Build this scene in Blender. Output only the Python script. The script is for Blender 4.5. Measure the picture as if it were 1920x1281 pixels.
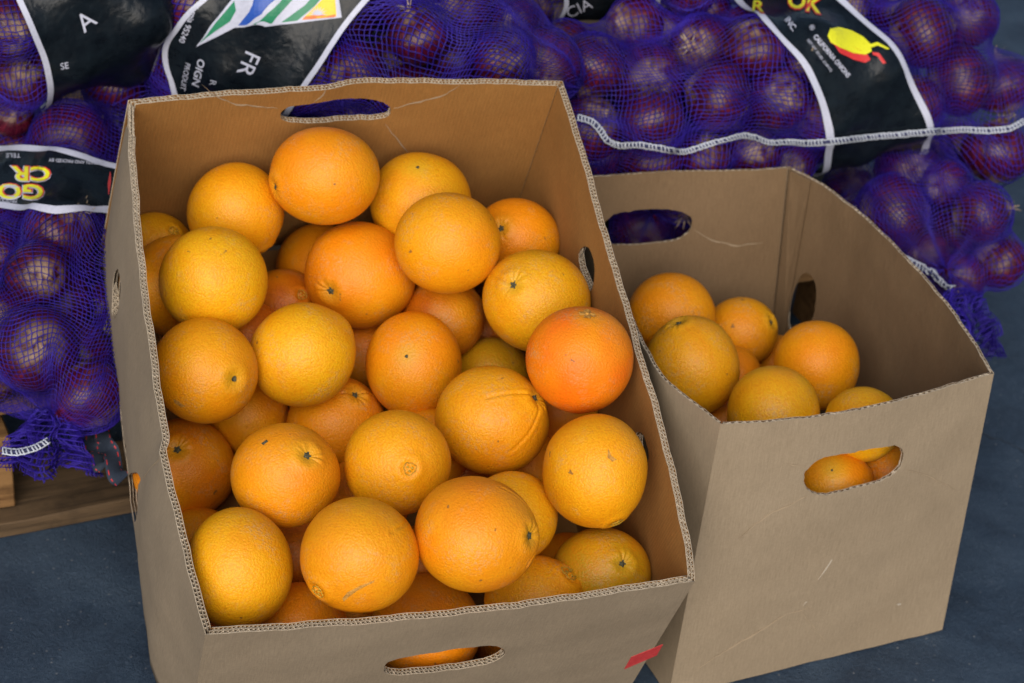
import bpy, bmesh, math, random
import numpy as np
from mathutils import Vector, Matrix
from mathutils.bvhtree import BVHTree
from mathutils.geometry import delaunay_2d_cdt

# ------------------------------------------------------------------ scene, camera, light
scene = bpy.context.scene
for _o in list(bpy.data.objects):
    bpy.data.objects.remove(_o)
COL = scene.collection
scene.view_settings.view_transform = 'Standard'
scene.view_settings.look = 'None'
scene.view_settings.gamma = 1
scene.view_settings.use_curve_mapping = False
scene.view_settings.exposure = 1.02
scene.render.resolution_x = 1024
scene.render.resolution_y = 683

F = 4150.0                                   # focal length in pixels of the 1920 wide photograph
CAMH = 1.40431
_p, _r = math.radians(33.746), math.radians(-5.051)
_f = np.array([0, math.cos(_p), -math.sin(_p)])
_x = np.array([1.0, 0, 0]); _d = np.cross(_f, _x)
R3 = np.array([math.cos(_r)*_x + math.sin(_r)*_d, -math.sin(_r)*_x + math.cos(_r)*_d, _f])
CAM = np.array([0, 0, CAMH])
cam_d = bpy.data.cameras.new('camera'); cam = bpy.data.objects.new('camera', cam_d); COL.objects.link(cam)
cam_d.sensor_width = 36; cam_d.lens = F / 1920 * 36
cam_d.clip_start = 0.05; cam_d.clip_end = 500
M = Matrix.Identity(4)
for i in range(3):
    M[i][0] = R3[0][i]; M[i][1] = -R3[1][i]; M[i][2] = -R3[2][i]; M[i][3] = CAM[i]
cam.matrix_world = M
cam_d.dof.use_dof = True; cam_d.dof.focus_distance = 1.78; cam_d.dof.aperture_fstop = 9
scene.camera = cam

SUN_EL, SUN_AZ = math.radians(33), math.radians(184)     # azimuth of the sun, clockwise from +Y
w = bpy.data.worlds.new('World'); scene.world = w; w.use_nodes = True
nt = w.node_tree; nt.nodes.clear()
sky = nt.nodes.new('ShaderNodeTexSky'); sky.sky_type = 'NISHITA'; sky.sun_disc = False
sky.sun_elevation = SUN_EL; sky.sun_rotation = SUN_AZ
sky.air_density = 1.0; sky.dust_density = 3.0; sky.ozone_density = 1.0
bg = nt.nodes.new('ShaderNodeBackground'); bg.inputs[1].default_value = 0.05
wo = nt.nodes.new('ShaderNodeOutputWorld')
nt.links.new(sky.outputs[0], bg.inputs[0]); nt.links.new(bg.outputs[0], wo.inputs[0])
sl = bpy.data.lights.new('sun', 'SUN'); sl.energy = 1.5; sl.angle = math.radians(60); sl.color = (1.0, 0.95, 0.89)
sun = bpy.data.objects.new('sun', sl); COL.objects.link(sun)
sd = Vector((math.sin(SUN_AZ)*math.cos(SUN_EL), math.cos(SUN_AZ)*math.cos(SUN_EL), math.sin(SUN_EL)))
sun.rotation_euler = sd.to_track_quat('Z', 'Y').to_euler()
sun.location = (0, -3, 6)

# ------------------------------------------------------------------ helpers
rng = np.random.default_rng(7); random.seed(7)

def ray(px, py):
    return np.array([(px-960)/F, (py-640.5)/F, 1.0]) @ R3
def atz(px, py, z):
    d = ray(px, py); return CAM + d*(z-CAMH)/d[2]
def proj(P):
    q = (np.asarray(P)-CAM) @ R3.T
    return np.stack([960+F*q[..., 0]/q[..., 2], 640.5+F*q[..., 1]/q[..., 2]], -1)

def link(name, me, mat=None, parent=None, loc=None):
    o = bpy.data.objects.new(name, me); COL.objects.link(o)
    if mat is not None and me is not None:
        for m in (mat if isinstance(mat, (list, tuple)) else [mat]):
            me.materials.append(m)
    if loc is not None: o.location = loc
    if parent is not None: o.parent = parent
    return o
def empty(name, loc):
    o = bpy.data.objects.new(name, None); COL.objects.link(o); o.location = loc
    o.empty_display_size = .05
    return o
def tag(o, label=None, cat=None, group=None, kind=None):
    if label: o['label'] = label
    if cat: o['category'] = cat
    if group: o['group'] = group
    if kind: o['kind'] = kind
    return o
def mesh(name, V, Fc, smooth=False, mats=None, uv=None):
    me = bpy.data.meshes.new(name)
    V = np.asarray(V, np.float32)
    if isinstance(Fc, np.ndarray):
        n, k = Fc.shape
        me.vertices.add(len(V)); me.vertices.foreach_set('co', V.ravel())
        me.loops.add(n*k); me.loops.foreach_set('vertex_index', Fc.astype(np.int32).ravel())
        me.polygons.add(n); me.polygons.foreach_set('loop_start', np.arange(0, n*k, k, dtype=np.int32))
        try: me.polygons.foreach_set('loop_total', np.full(n, k, np.int32))
        except Exception: pass
        me.update(calc_edges=True); me.validate()
    else:
        me.from_pydata([tuple(map(float, v)) for v in V], [], [tuple(map(int, f)) for f in Fc]); me.update()
    if smooth: me.polygons.foreach_set('use_smooth', [True]*len(me.polygons))
    if mats is not None: me.polygons.foreach_set('material_index', np.asarray(mats, np.int32))
    if uv is not None:
        ul = me.uv_layers.new(name='UVMap')
        idx = np.zeros(len(me.loops), np.int32); me.loops.foreach_get('vertex_index', idx)
        ul.data.foreach_set('uv', np.asarray(uv, np.float32)[idx].ravel())
    return me
def local(V, o):
    return np.asarray(V) - np.array(o.location)

# node material helper
class NM:
    def __init__(s, name, rough=.6, spec=.5):
        s.m = bpy.data.materials.new(name); s.m.use_nodes = True
        s.t = s.m.node_tree; s.n = s.t.nodes; s.b = s.n['Principled BSDF']
        s.b.inputs['Roughness'].default_value = rough
        s.b.inputs['Specular IOR Level'].default_value = spec
    def new(s, t, **k):
        n = s.n.new(t)
        for a, v in k.items(): setattr(n, a, v)
        return n
    def l(s, a, b): s.t.links.new(a, b)
    def coord(s, kind='Object', scale=(1, 1, 1), rand=False):
        c = s.new('ShaderNodeTexCoord'); mp = s.new('ShaderNodeMapping'); mp.inputs['Scale'].default_value = scale
        s.l(c.outputs[kind], mp.inputs['Vector'])
        if rand:
            oi = s.new('ShaderNodeObjectInfo'); v = s.new('ShaderNodeCombineXYZ'); mu = s.new('ShaderNodeMath', operation='MULTIPLY'); mu.inputs[1].default_value = 37
            s.l(oi.outputs['Random'], mu.inputs[0]); s.l(mu.outputs[0], v.inputs[0]); s.l(mu.outputs[0], v.inputs[1]); s.l(v.outputs[0], mp.inputs['Location'])
        return mp.outputs[0]
    def noise(s, vec, scale, detail=4, rough=.55, dist=0):
        n = s.new('ShaderNodeTexNoise'); n.inputs['Scale'].default_value = scale; n.inputs['Detail'].default_value = detail
        n.inputs['Roughness'].default_value = rough; n.inputs['Distortion'].default_value = dist
        s.l(vec, n.inputs['Vector']); return n.outputs[0]
    def ramp(s, fac, stops):
        r = s.new('ShaderNodeValToRGB'); e = r.color_ramp.elements
        while len(e) < len(stops): e.new(.5)
        for i, (p, c) in enumerate(stops):
            e[i].position = p; e[i].color = (*c, 1) if len(c) == 3 else c
        s.l(fac, r.inputs[0]); return r.outputs[0]
    def mix(s, fac, a, b, mode='MIX'):
        m = s.new('ShaderNodeMixRGB', blend_type=mode)
        for i, v in ((0, fac), (1, a), (2, b)):
            if isinstance(v, (int, float)): m.inputs[i].default_value = v
            elif isinstance(v, tuple): m.inputs[i].default_value = (*v, 1)
            else: s.l(v, m.inputs[i])
        return m.outputs[0]
    def math(s, op, a, b=None, c=None):
        m = s.new('ShaderNodeMath', operation=op)
        for i, v in ((0, a), (1, b), (2, c)):
            if v is None: continue
            if isinstance(v, (int, float)): m.inputs[i].default_value = v
            else: s.l(v, m.inputs[i])
        return m.outputs[0]
    def bump(s, h, dist, strength=1.0, prev=None):
        b = s.new('ShaderNodeBump'); b.inputs['Distance'].default_value = dist; b.inputs['Strength'].default_value = strength
        s.l(h, b.inputs['Height'])
        if prev is not None: s.l(prev, b.inputs['Normal'])
        return b.outputs[0]
    def out(s, col=None, nor=None, rough=None):
        if col is not None:
            if isinstance(col, tuple): s.b.inputs['Base Color'].default_value = (*col, 1)
            else: s.l(col, s.b.inputs['Base Color'])
        if nor is not None: s.l(nor, s.b.inputs['Normal'])
        if rough is not None: s.l(rough, s.b.inputs['Roughness'])
        return s.m

# ------------------------------------------------------------------ materials
def kraft(name, a, b, ribs=.25, pitch=.0036):
    k = NM(name, .82, .25); v = k.coord('Object'); uv = k.coord('UV')
    n1 = k.noise(v, 9, 3); n2 = k.noise(v, 420, 4, .7)
    st = k.coord('UV', (900, 60, 1)); n3 = k.noise(st, 1.0, 3)
    c = k.ramp(n1, [(.3, a), (.7, b)])
    c = k.mix(.30, c, k.ramp(n2, [(.3, tuple(x*.72 for x in a)), (.7, tuple(min(1, x*1.2) for x in b))]))
    c = k.mix(.30, c, k.ramp(n3, [(.35, tuple(x*.75 for x in a)), (.65, b)]))
    sc = k.ramp(k.noise(k.coord('UV', (1, 1, 1)), 14, 5, .75, 1.5), [(.62, (0, 0, 0)), (.70, (1, 1, 1))])
    c = k.mix(k.math('MULTIPLY', sc, .12), c, tuple(min(1, x*1.5) for x in b))
    c = k.mix(k.math('MULTIPLY', k.ramp(k.noise(v, 5.5, 4, .6), [(.48, (0, 0, 0)), (.72, (1, 1, 1))]), .30), c, tuple(x*.62 for x in a))
    wv = k.new('ShaderNodeTexWave', wave_type='BANDS', bands_direction='X'); wv.inputs['Scale'].default_value = 1/pitch/ (2*math.pi) * 2
    wv.inputs['Distortion'].default_value = .3
    k.l(uv, wv.inputs['Vector'])
    nb = k.bump(wv.outputs['Fac'], .00012, ribs)
    nb = k.bump(n2, .0002, .6, nb)
    nb = k.bump(k.noise(v, 26, 3), .003, .35, nb)
    return k.out(c, nb)
M_OUT = kraft('kraft_outer', (.235, .182, .124), (.285, .226, .157), .15)
M_IN = kraft('kraft_inner_shaded', (.255, .122, .031), (.325, .165, .046), .7)  # browner liner; orange bounce light and inside shade are put into its colour
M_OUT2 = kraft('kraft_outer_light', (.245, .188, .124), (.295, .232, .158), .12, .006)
M_IN2 = kraft('kraft_inner2_shaded', (.150, .096, .050), (.19, .124, .067), .15, .006)  # brown liner, colour darkened to hold the shade inside the upright box
k = NM('kraft_cut_edge', .9, .1); v = k.coord('Object')
M_EDGE = k.out(k.ramp(k.noise(v, 260, 4, .7), [(.3, (.28, .23, .165)), (.7, (.46, .39, .30))]), k.bump(k.noise(v, 600, 3), .0003, .6))
k = NM('red_ink', .7, .2); v = k.coord('Object')
M_EDGE2 = M_EDGE
M_RED = k.out(k.ramp(k.noise(v, 300, 4, .7), [(.3, (.42, .03, .035)), (.75, (.52, .06, .06))]))
k = NM('scratch', .9, .1); M_SCR = k.out((.42, .37, .30))
k = NM('crease_line', .9, .1); M_CRE = k.out((.315, .245, .165))

# orange peel
k = NM('orange_peel', .42, .27)
v0 = k.coord('Object'); v = k.coord('Object', rand=True)
oi = k.new('ShaderNodeObjectInfo')
base = oi.outputs['Color']
big = k.noise(v, 16, 2, .5)
c = k.mix(k.ramp(big, [(.38, (0, 0, 0)), (.68, (.6, .6, .6))]), base, (.70, .345, .006))
c = k.mix(k.ramp(k.noise(v, 22, 3), [(.50, (0, 0, 0)), (.75, (.5, .5, .5))]), c, (.70, .195, .003))
vo = k.new('ShaderNodeTexVoronoi', feature='F1'); vo.inputs['Scale'].default_value = 520
wn = k.new('ShaderNodeTexNoise'); wn.inputs['Scale'].default_value = 300; k.l(v, wn.inputs['Vector'])
wm = k.new('ShaderNodeVectorMath', operation='MULTIPLY_ADD'); wm.inputs[1].default_value = (.0016,)*3
k.l(wn.outputs['Color'], wm.inputs[0]); k.l(v, wm.inputs[2]); k.l(wm.outputs[0], vo.inputs['Vector'])
pore = vo.outputs['Distance']
c = k.mix(k.ramp(pore, [(.35, (0, 0, 0)), (.75, (.35, .35, .35))]), c, (.62, .175, .003))
# greyish scabs / netting
sc = k.math('MULTIPLY', k.ramp(k.noise(v, 34, 3, .6), [(.50, (0, 0, 0)), (.68, (1, 1, 1))]), k.ramp(k.noise(v, 330, 4, .75), [(.47, (0, 0, 0)), (.60, (1, 1, 1))]))
c = k.mix(k.math('MULTIPLY', sc, .42), c, (.46, .32, .16))
sp = k.ramp(k.noise(v, 95, 2, .5), [(.735, (0, 0, 0)), (.765, (1, 1, 1))])
c = k.mix(k.math('MULTIPLY', sp, .75), c, (.16, .085, .03))
# greener near the stem
sx = k.new('ShaderNodeSeparateXYZ'); k.l(v0, sx.inputs[0])
rad = k.math('SQRT', k.math('ADD', k.math('MULTIPLY', sx.outputs[0], sx.outputs[0]), k.math('MULTIPLY', sx.outputs[1], sx.outputs[1])))
near = k.math('MULTIPLY', k.ramp(rad, [(.003, (1, 1, 1)), (.017, (0, 0, 0))]), k.math('GREATER_THAN', sx.outputs[2], 0))
c = k.mix(k.math('MULTIPLY', near, .45), c, (.48, .33, .02))
nb = k.bump(pore, -.00032, 1.0)
nb = k.bump(k.noise(v, 420, 3, .6), .0007, .45, nb)
nb = k.bump(k.noise(v, 70, 2, .5), .0012, .25, nb)
k.b.inputs['Subsurface Weight'].default_value = .05
k.b.inputs['Subsurface Radius'].default_value = (.006, .002, .0008)
k.b.inputs['Subsurface Scale'].default_value = 1.0
M_ORANGE = k.out(c, nb)
k = NM('orange_stem', .8, .2); v = k.coord('Object')
M_STEM = k.out(k.ramp(k.noise(v, 500, 4, .7), [(.3, (.02, .022, .014)), (.6, (.09, .085, .05)), (.85, (.28, .25, .16))]), k.bump(k.noise(v, 900, 3), .0006, 1))
k = NM('orange_navel', .6, .3); v = k.coord('Object')
M_NAVEL = k.out(k.ramp(k.noise(v, 450, 4, .7), [(.35, (.20, .14, .02)), (.6, (.60, .36, .03))]), k.bump(k.noise(v, 800, 3), .0005, 1))
k = NM('orange_scar', .8, .2); v = k.coord('Object')
M_SCAR = k.out(k.ramp(k.noise(v, 350, 4, .7), [(.35, (.27, .13, .03)), (.6, (.55, .27, .05))]))

# onion
k = NM('onion_skin', .28, .42); v = k.coord('Object', rand=True)
c0 = k.new('ShaderNodeTexCoord'); s3 = k.new('ShaderNodeSeparateXYZ'); k.l(c0.outputs['Object'], s3.inputs[0])
ang = k.math('ARCTAN2', s3.outputs[1], s3.outputs[0])
cv = k.new('ShaderNodeCombineXYZ'); k.l(k.math('MULTIPLY', k.math('COSINE', ang), 9), cv.inputs[0]); k.l(k.math('MULTIPLY', k.math('SINE', ang), 9), cv.inputs[1]); k.l(k.math('MULTIPLY', s3.outputs[2], 14), cv.inputs[2])
st = k.noise(cv.outputs[0], 1.6, 4, .65)
c = k.ramp(st, [(.25, (.013, .001, .006)), (.5, (.048, .0025, .012)), (.72, (.13, .010, .025))])
c = k.mix(k.ramp(k.noise(v, 22, 4, .6), [(.60, (0, 0, 0)), (.74, (.5, .5, .5))]), c, (.20, .055, .055))
pz = k.ramp(k.math('ABSOLUTE', s3.outputs[2]), [(.024, (0, 0, 0)), (.034, (.8, .8, .8))])
c = k.mix(k.math('MULTIPLY', pz, k.ramp(k.noise(v, 60, 3), [(.4, (0, 0, 0)), (.6, (1, 1, 1))])), c, (.50, .36, .24))
nb = k.bump(st, .0016, .6); nb = k.bump(k.noise(v, 90, 4, .6), .0012, .6, nb)
M_ONION = k.out(c, nb, k.ramp(k.noise(v, 40, 3), [(.3, (.14, .14, .14)), (.7, (.42, .42, .42))]))
k = NM('onion_dry_skin', .6, .3); v = k.coord('Object')
M_DRY = k.out(k.ramp(k.noise(v, 200, 4), [(.3, (.22, .14, .08)), (.7, (.52, .43, .31))]))
k = NM('purple_net_thread', .45, .25); v = k.coord('Object')
M_NET = k.out(k.ramp(k.noise(v, 12, 3), [(.3, (.012, .005, .13)), (.7, (.034, .017, .31))]))
k = NM('label_film_black', .26, .22); v = k.coord('Object')
nb = k.bump(k.noise(v, 120, 3, .6, .6), .0010, .6); nb = k.bump(k.noise(v, 22, 3, .6), .006, .6, nb)
M_FILM = k.out(k.ramp(k.noise(v, 60, 4), [(.3, (.003, .005, .008)), (.8, (.008, .013, .018))]), nb)
def flat(name, c, r=.4):
    k = NM(name, r, .4); v = k.coord('Object')
    return k.out(k.mix(.25, c, k.ramp(k.noise(v, 300, 3, .7), [(.3, tuple(x*.55 for x in c)), (.6, c)])), k.bump(k.noise(v, 150, 3, .6), .0008, .5))
M_WHITE = flat('print_white', (.47, .49, .60)); M_YEL = flat('print_yellow', (.66, .66, .02)); M_PRED = flat('print_red', (.55, .03, .03))
M_GRN = flat('print_green', (.01, .19, .09)); M_BLU = flat('print_blue', (.02, .08, .38)); M_SUN = flat('print_sun_yellow', (.85, .55, .02)); M_ORA = flat('print_orange', (.75, .16, .02))
M_THR = flat('white_stitching', (.50, .54, .62), .7); M_THRD = flat('stitching_core', (.03, .035, .10), .7)
M_STRAP = flat('strap_fabric', (.02, .03, .05), .8)

def wood(name, a, b):
    k = NM(name, .8, .25); v = k.coord('Object', (3, 45, 45), True)
    g = k.noise(v, 1.6, 6, .65, .8)
    c = k.ramp(g, [(.3, a), (.55, b), (.75, tuple(x*.8 for x in b))])
    c = k.mix(k.ramp(k.noise(k.coord('Object', rand=True), 18, 5, .7), [(.5, (0, 0, 0)), (.7, (.6, .6, .6))]), c, tuple(x*.45 for x in a))
    return k.out(c, k.bump(g, .002, .8))
M_WOOD = wood('pallet_wood', (.10, .048, .017), (.23, .125, .048))
M_WOOD2 = wood('pallet_wood_shaded', (.032, .021, .012), (.10, .064, .034))  # darker copy of the pallet wood, with the shade under the bags painted in

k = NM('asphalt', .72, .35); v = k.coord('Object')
c = k.ramp(k.noise(v, 7, 8, .7, .4), [(.34, (.010, .023, .045)), (.5, (.026, .050, .086)), (.66, (.046, .078, .122))])  # bluish asphalt, the cool cast of the sky put into its colour
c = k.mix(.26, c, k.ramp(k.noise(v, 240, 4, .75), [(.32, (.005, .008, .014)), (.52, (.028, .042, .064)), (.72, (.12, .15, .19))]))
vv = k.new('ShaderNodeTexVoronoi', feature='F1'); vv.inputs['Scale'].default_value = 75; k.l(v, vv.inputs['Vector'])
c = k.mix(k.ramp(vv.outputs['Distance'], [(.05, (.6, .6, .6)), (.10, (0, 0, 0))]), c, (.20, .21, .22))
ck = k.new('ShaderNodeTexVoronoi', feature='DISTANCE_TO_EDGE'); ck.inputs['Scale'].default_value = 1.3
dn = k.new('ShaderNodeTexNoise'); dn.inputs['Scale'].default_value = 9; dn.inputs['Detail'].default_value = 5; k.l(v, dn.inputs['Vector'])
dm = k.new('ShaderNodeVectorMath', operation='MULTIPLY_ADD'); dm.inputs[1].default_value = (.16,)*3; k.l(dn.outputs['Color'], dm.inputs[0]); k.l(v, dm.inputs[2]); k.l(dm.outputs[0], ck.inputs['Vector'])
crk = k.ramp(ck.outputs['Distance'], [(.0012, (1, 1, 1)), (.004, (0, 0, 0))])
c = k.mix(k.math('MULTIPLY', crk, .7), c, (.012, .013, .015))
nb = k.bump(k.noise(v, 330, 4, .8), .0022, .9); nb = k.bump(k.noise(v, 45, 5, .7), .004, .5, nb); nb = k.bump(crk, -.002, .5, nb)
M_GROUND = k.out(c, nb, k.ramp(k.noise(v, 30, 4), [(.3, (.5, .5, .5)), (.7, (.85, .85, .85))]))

# ------------------------------------------------------------------ ground
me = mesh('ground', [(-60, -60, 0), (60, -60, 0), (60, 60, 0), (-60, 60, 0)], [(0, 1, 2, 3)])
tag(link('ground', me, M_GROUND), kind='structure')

# ------------------------------------------------------------------ pallet
def plank(L, W, T, seed, nx=14, rough=.0016):
    r = np.random.default_rng(seed); bm = bmesh.new()
    bmesh.ops.create_cube(bm, size=1)
    bmesh.ops.scale(bm, vec=(L, W, T), verts=bm.verts)
    es = [e for e in bm.edges if abs(e.verts[0].co.x-e.verts[1].co.x) > L*.5]
    bmesh.ops.subdivide_edges(bm, edges=es, cuts=nx, use_grid_fill=True)
    bmesh.ops.bevel(bm, geom=[e for e in bm.edges if len(e.link_faces) == 2 and e.calc_face_angle() > 1], offset=.0015, segments=1, affect='EDGES')
    ph = r.random(6)*6.28
    for vtx in bm.verts:
        x, y, z = vtx.co
        vtx.co.y += rough*(math.sin(x*31+ph[0]+z*60)+.6*math.sin(x*83+ph[1]))
        vtx.co.z += rough*.7*(math.sin(x*27+ph[2]+y*40)+.6*math.sin(x*71+ph[3]))
        vtx.co.x += rough*1.2*math.sin(y*150+z*90+ph[4])
    me = bpy.data.meshes.new('plank'); bm.to_mesh(me); bm.free(); return me
YAW = math.radians(25)
pal = empty('wooden_pallet', (-.603, 1.612, 0)); pal.rotation_euler.z = YAW
tag(pal, 'worn wooden pallet on the asphalt under the onion bags, its edge behind the left box', 'pallet')
def put(name, me, mat, x, y, z, rot=0):
    o = link(name, me, mat, pal, (x, y, z)); o.rotation_euler.z = rot; return o
PL, PD = 1.22, 1.02
for i in range(7):
    put('deck_board', plank(PL, .105, .018, 20+i), M_WOOD2 if i else M_WOOD, PL/2, .088+i*(PD-.143)/6, .136+.0005*(i % 2))
for i, x in enumerate((.05, .61, 1.17)):
    put('stringer_board', plank(PD, .10, .018, 40+i), M_WOOD2, x, PD/2, .1165, math.pi/2)
for x in (.084, .61, 1.15):
    for j, y in enumerate((.075, .51, .95)):
        put('block', plank(.14, .10, .085, 60+j+int(x*100), 3, .001), M_WOOD, x, y, .0645)
for i, y in enumerate((.055, .51, .965)):
    put('bottom_board', plank(PL, .10, .018, 80+i), M_WOOD2, PL/2, y, .0105)

# ------------------------------------------------------------------ corrugated boxes
def cdt(outer, holes, step):
    pts = []; edges = []
    for loop in [outer]+holes:
        b = len(pts); pts += [Vector(p) for p in loop]; n = len(loop)
        edges += [(b+i, b+(i+1) % n) for i in range(n)]
    xs = [p[0] for p in outer]; ys = [p[1] for p in outer]
    def inside(p, poly):
        c = False; n = len(poly)
        for i in range(n):
            x1, y1 = poly[i]; x2, y2 = poly[(i+1) % n]
            if (y1 > p[1]) != (y2 > p[1]) and p[0] < (x2-x1)*(p[1]-y1)/(y2-y1)+x1: c = not c
        return c
    nx = max(2, int((max(xs)-min(xs))/step)); ny = max(2, int((max(ys)-min(ys))/step))
    for i in range(1, nx):
        for j in range(1, ny):
            q = (min(xs)+(max(xs)-min(xs))*i/nx, min(ys)+(max(ys)-min(ys))*j/ny)
            if inside(q, outer) and not any(inside(q, h) for h in holes): pts.append(Vector(q))
    v, e, f, ov, oe, of = delaunay_2d_cdt(pts, edges, [], 0, 1e-6)
    v = [tuple(p) for p in v]
    fs = []
    for t in f:
        cx = sum(v[i][0] for i in t)/3; cy = sum(v[i][1] for i in t)/3
        if inside((cx, cy), outer) and not any(inside((cx, cy), h) for h in holes): fs.append(tuple(t))
    used = sorted({i for t in fs for i in t}); mp = {o_: n_ for n_, o_ in enumerate(used)}
    # drop slivers hanging on by nothing: keep the largest connected patch
    par = list(range(len(used)))
    def fd(i):
        while par[i] != i: par[i] = par[par[i]]; i = par[i]
        return i
    for t in fs:
        a, b, c = (fd(mp[i]) for i in t); par[b] = a; par[fd(c)] = fd(a)
    cnt = {}
    for t in fs: cnt[fd(mp[t[0]])] = cnt.get(fd(mp[t[0]]), 0)+1
    if not cnt: return v, []
    best = max(cnt, key=cnt.get); fs = [t for t in fs if fd(mp[t[0]]) == best]
    used = sorted({i for t in fs for i in t}); mp = {o_: n_ for n_, o_ in enumerate(used)}
    return [v[i] for i in used], [tuple(mp[i] for i in t) for t in fs]
class Wall:
    def __init__(s, A, B, C, D, T, rimbow=None, botbow=None, bulge=0, lift=None):
        s.A, s.B, s.C, s.D = map(np.array, (A, B, C, D)); s.T = T
        s.W = np.linalg.norm(s.B-s.A); s.H = (np.linalg.norm(s.D-s.A)+np.linalg.norm(s.C-s.B))/2
        n = np.cross(s.D-s.A+s.C-s.B, s.B-s.A); s.n = n/np.linalg.norm(n)
        s.rb = rimbow or [(0, 0), (1, 0)]; s.bb = botbow or [(0, 0), (1, 0)]; s.bulge = bulge
        s.seed = random.random()*10
    def P(s, x, t, k=0.0):                      # x in 0..1 along the rim, t 0 at the rim and 1 at the bottom
        m = max(k, 0)/s.W; x = m+x*(1-2*m)
        p = (s.A+(s.B-s.A)*x)*(1-t)+(s.D+(s.C-s.D)*x)*t
        rb = np.interp(x, [a for a, b in s.rb], [b for a, b in s.rb]); bb = np.interp(x, [a for a, b in s.bb], [b for a, b in s.bb])
        e = min(1, x*12, (1-x)*12)
        wob = .0004*e*(math.sin(x*41+s.seed)+.6*math.sin(x*97+s.seed*3)+.8*math.sin(t*23+x*9+s.seed))
        return p+s.n*(rb*(1-t)**1.3+bb*t+s.bulge*4*t*(1-t)*min(1, x*6, (1-x)*6)+wob-k)
    def st(s, px, py, k=0.0):                   # the wall point seen at a place of the photograph
        x, t = .5, .3
        for _ in range(30):
            q = proj(s.P(x, t, k))-np.array([px, py]); e = 1e-4
            J = np.stack([(proj(s.P(x+e, t, k))-proj(s.P(x, t, k)))/e, (proj(s.P(x, t+e, k))-proj(s.P(x, t, k)))/e], 1)
            dlt = np.linalg.solve(J, -q); x += np.clip(dlt[0], -.2, .2); t += np.clip(dlt[1], -.2, .2)
            x = min(max(x, -.3), 1.3); t = min(max(t, -.3), 1.5)
        return x, t
def slab(wall, v2, f2, k0, k1):
    V = [wall.P(x/wall.W, y/wall.H, k0) for x, y in v2]+[wall.P(x/wall.W, y/wall.H, k1) for x, y in v2]
    n = len(v2); cnt = {}
    for f in f2:
        for i in range(3):
            a, b = f[i], f[(i+1) % 3]; cnt[(a, b)] = 1
    Fs = [f for f in f2]+[tuple(n+i for i in reversed(f)) for f in f2]
    mats = [0]*len(f2)+[1]*len(f2)
    uv = [p for p in v2]*2
    for (a, b) in list(cnt):
        if (b, a) not in cnt:
            Fs.append((b, a, n+a, n+b)); mats.append(2)
    return V, Fs, mats, uv
def smooth_bow(rb, keep=.02):
    xs = np.linspace(0, 1, 61); b = np.interp(xs, [a for a, _ in rb], [c for _, c in rb]); q = b.copy()
    for _ in range(6): q[1:-1] = (q[:-2]+2*q[1:-1]+q[2:])/4
    return [(float(x), float(v if not keep or abs(x-keep) > .05 else w_)) for x, v, w_ in zip(xs, q, b)]
def flutes(wall, k0, k1, pitch, spans, depth, phase=0):
    """wavy paper between two liners; spans = list of (x0, x1, y(x) function)"""
    V = []; Fs = []; th = .00028
    amp = (k1-k0)/2-th/2; mid = (k0+k1)/2; sub = 8
    for (x0, x1, yf) in spans:
        n = max(2, int((x1-x0)/pitch*sub)); b = len(V); rows = 3
        for i in range(n+1):
            x = x0+(x1-x0)*i/n; ph = x/pitch*2*math.pi+phase
            jit = .5*math.sin(x*71+phase)+.5*math.sin(x*151+phase)
            w_ = math.sin(ph+jit); w_ = math.copysign(abs(w_)**.8, w_)
            kk = mid+amp*w_*(1-.22*abs(math.sin(x*33+phase))*(math.sin(x*91+phase) > 0)); jit = 0
            for r in range(rows):
                y = yf(x)+.0004*math.sin(x*900)+depth*r/(rows-1)
                for dk in (-th/2, th/2): V.append(wall.P(x/wall.W, y/wall.H, kk+dk))
        q = rows*2
        for i in range(n):
            for r in range(rows-1):
                for d in (0, 1):
                    a = b+i*q+r*2+d; Fs.append((a, a+q, a+q+2, a+2) if d == 0 else (a+2, a+q+2, a+q, a))
            a = b+i*q; Fs.append((a, a+1, a+q+1, a+q))
    return V, Fs
def loop_metres(wall, pxs, k):
    out = []
    for p in pxs:
        x, t = wall.st(p[0], p[1], k); m = k/wall.W
        out.append((x*wall.W, t*wall.H))
    return out
def smooth_loop(L, n=2, jag=.0003):
    r = np.random.default_rng(3); P = np.array(L)
    for _ in range(n):
        Q = np.roll(P, -1, 0); P = np.stack([P*.75+Q*.25, P*.25+Q*.75], 1).reshape(-1, 2)
    P = P+r.normal(0, jag, P.shape)
    return [tuple(p) for p in P]
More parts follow.
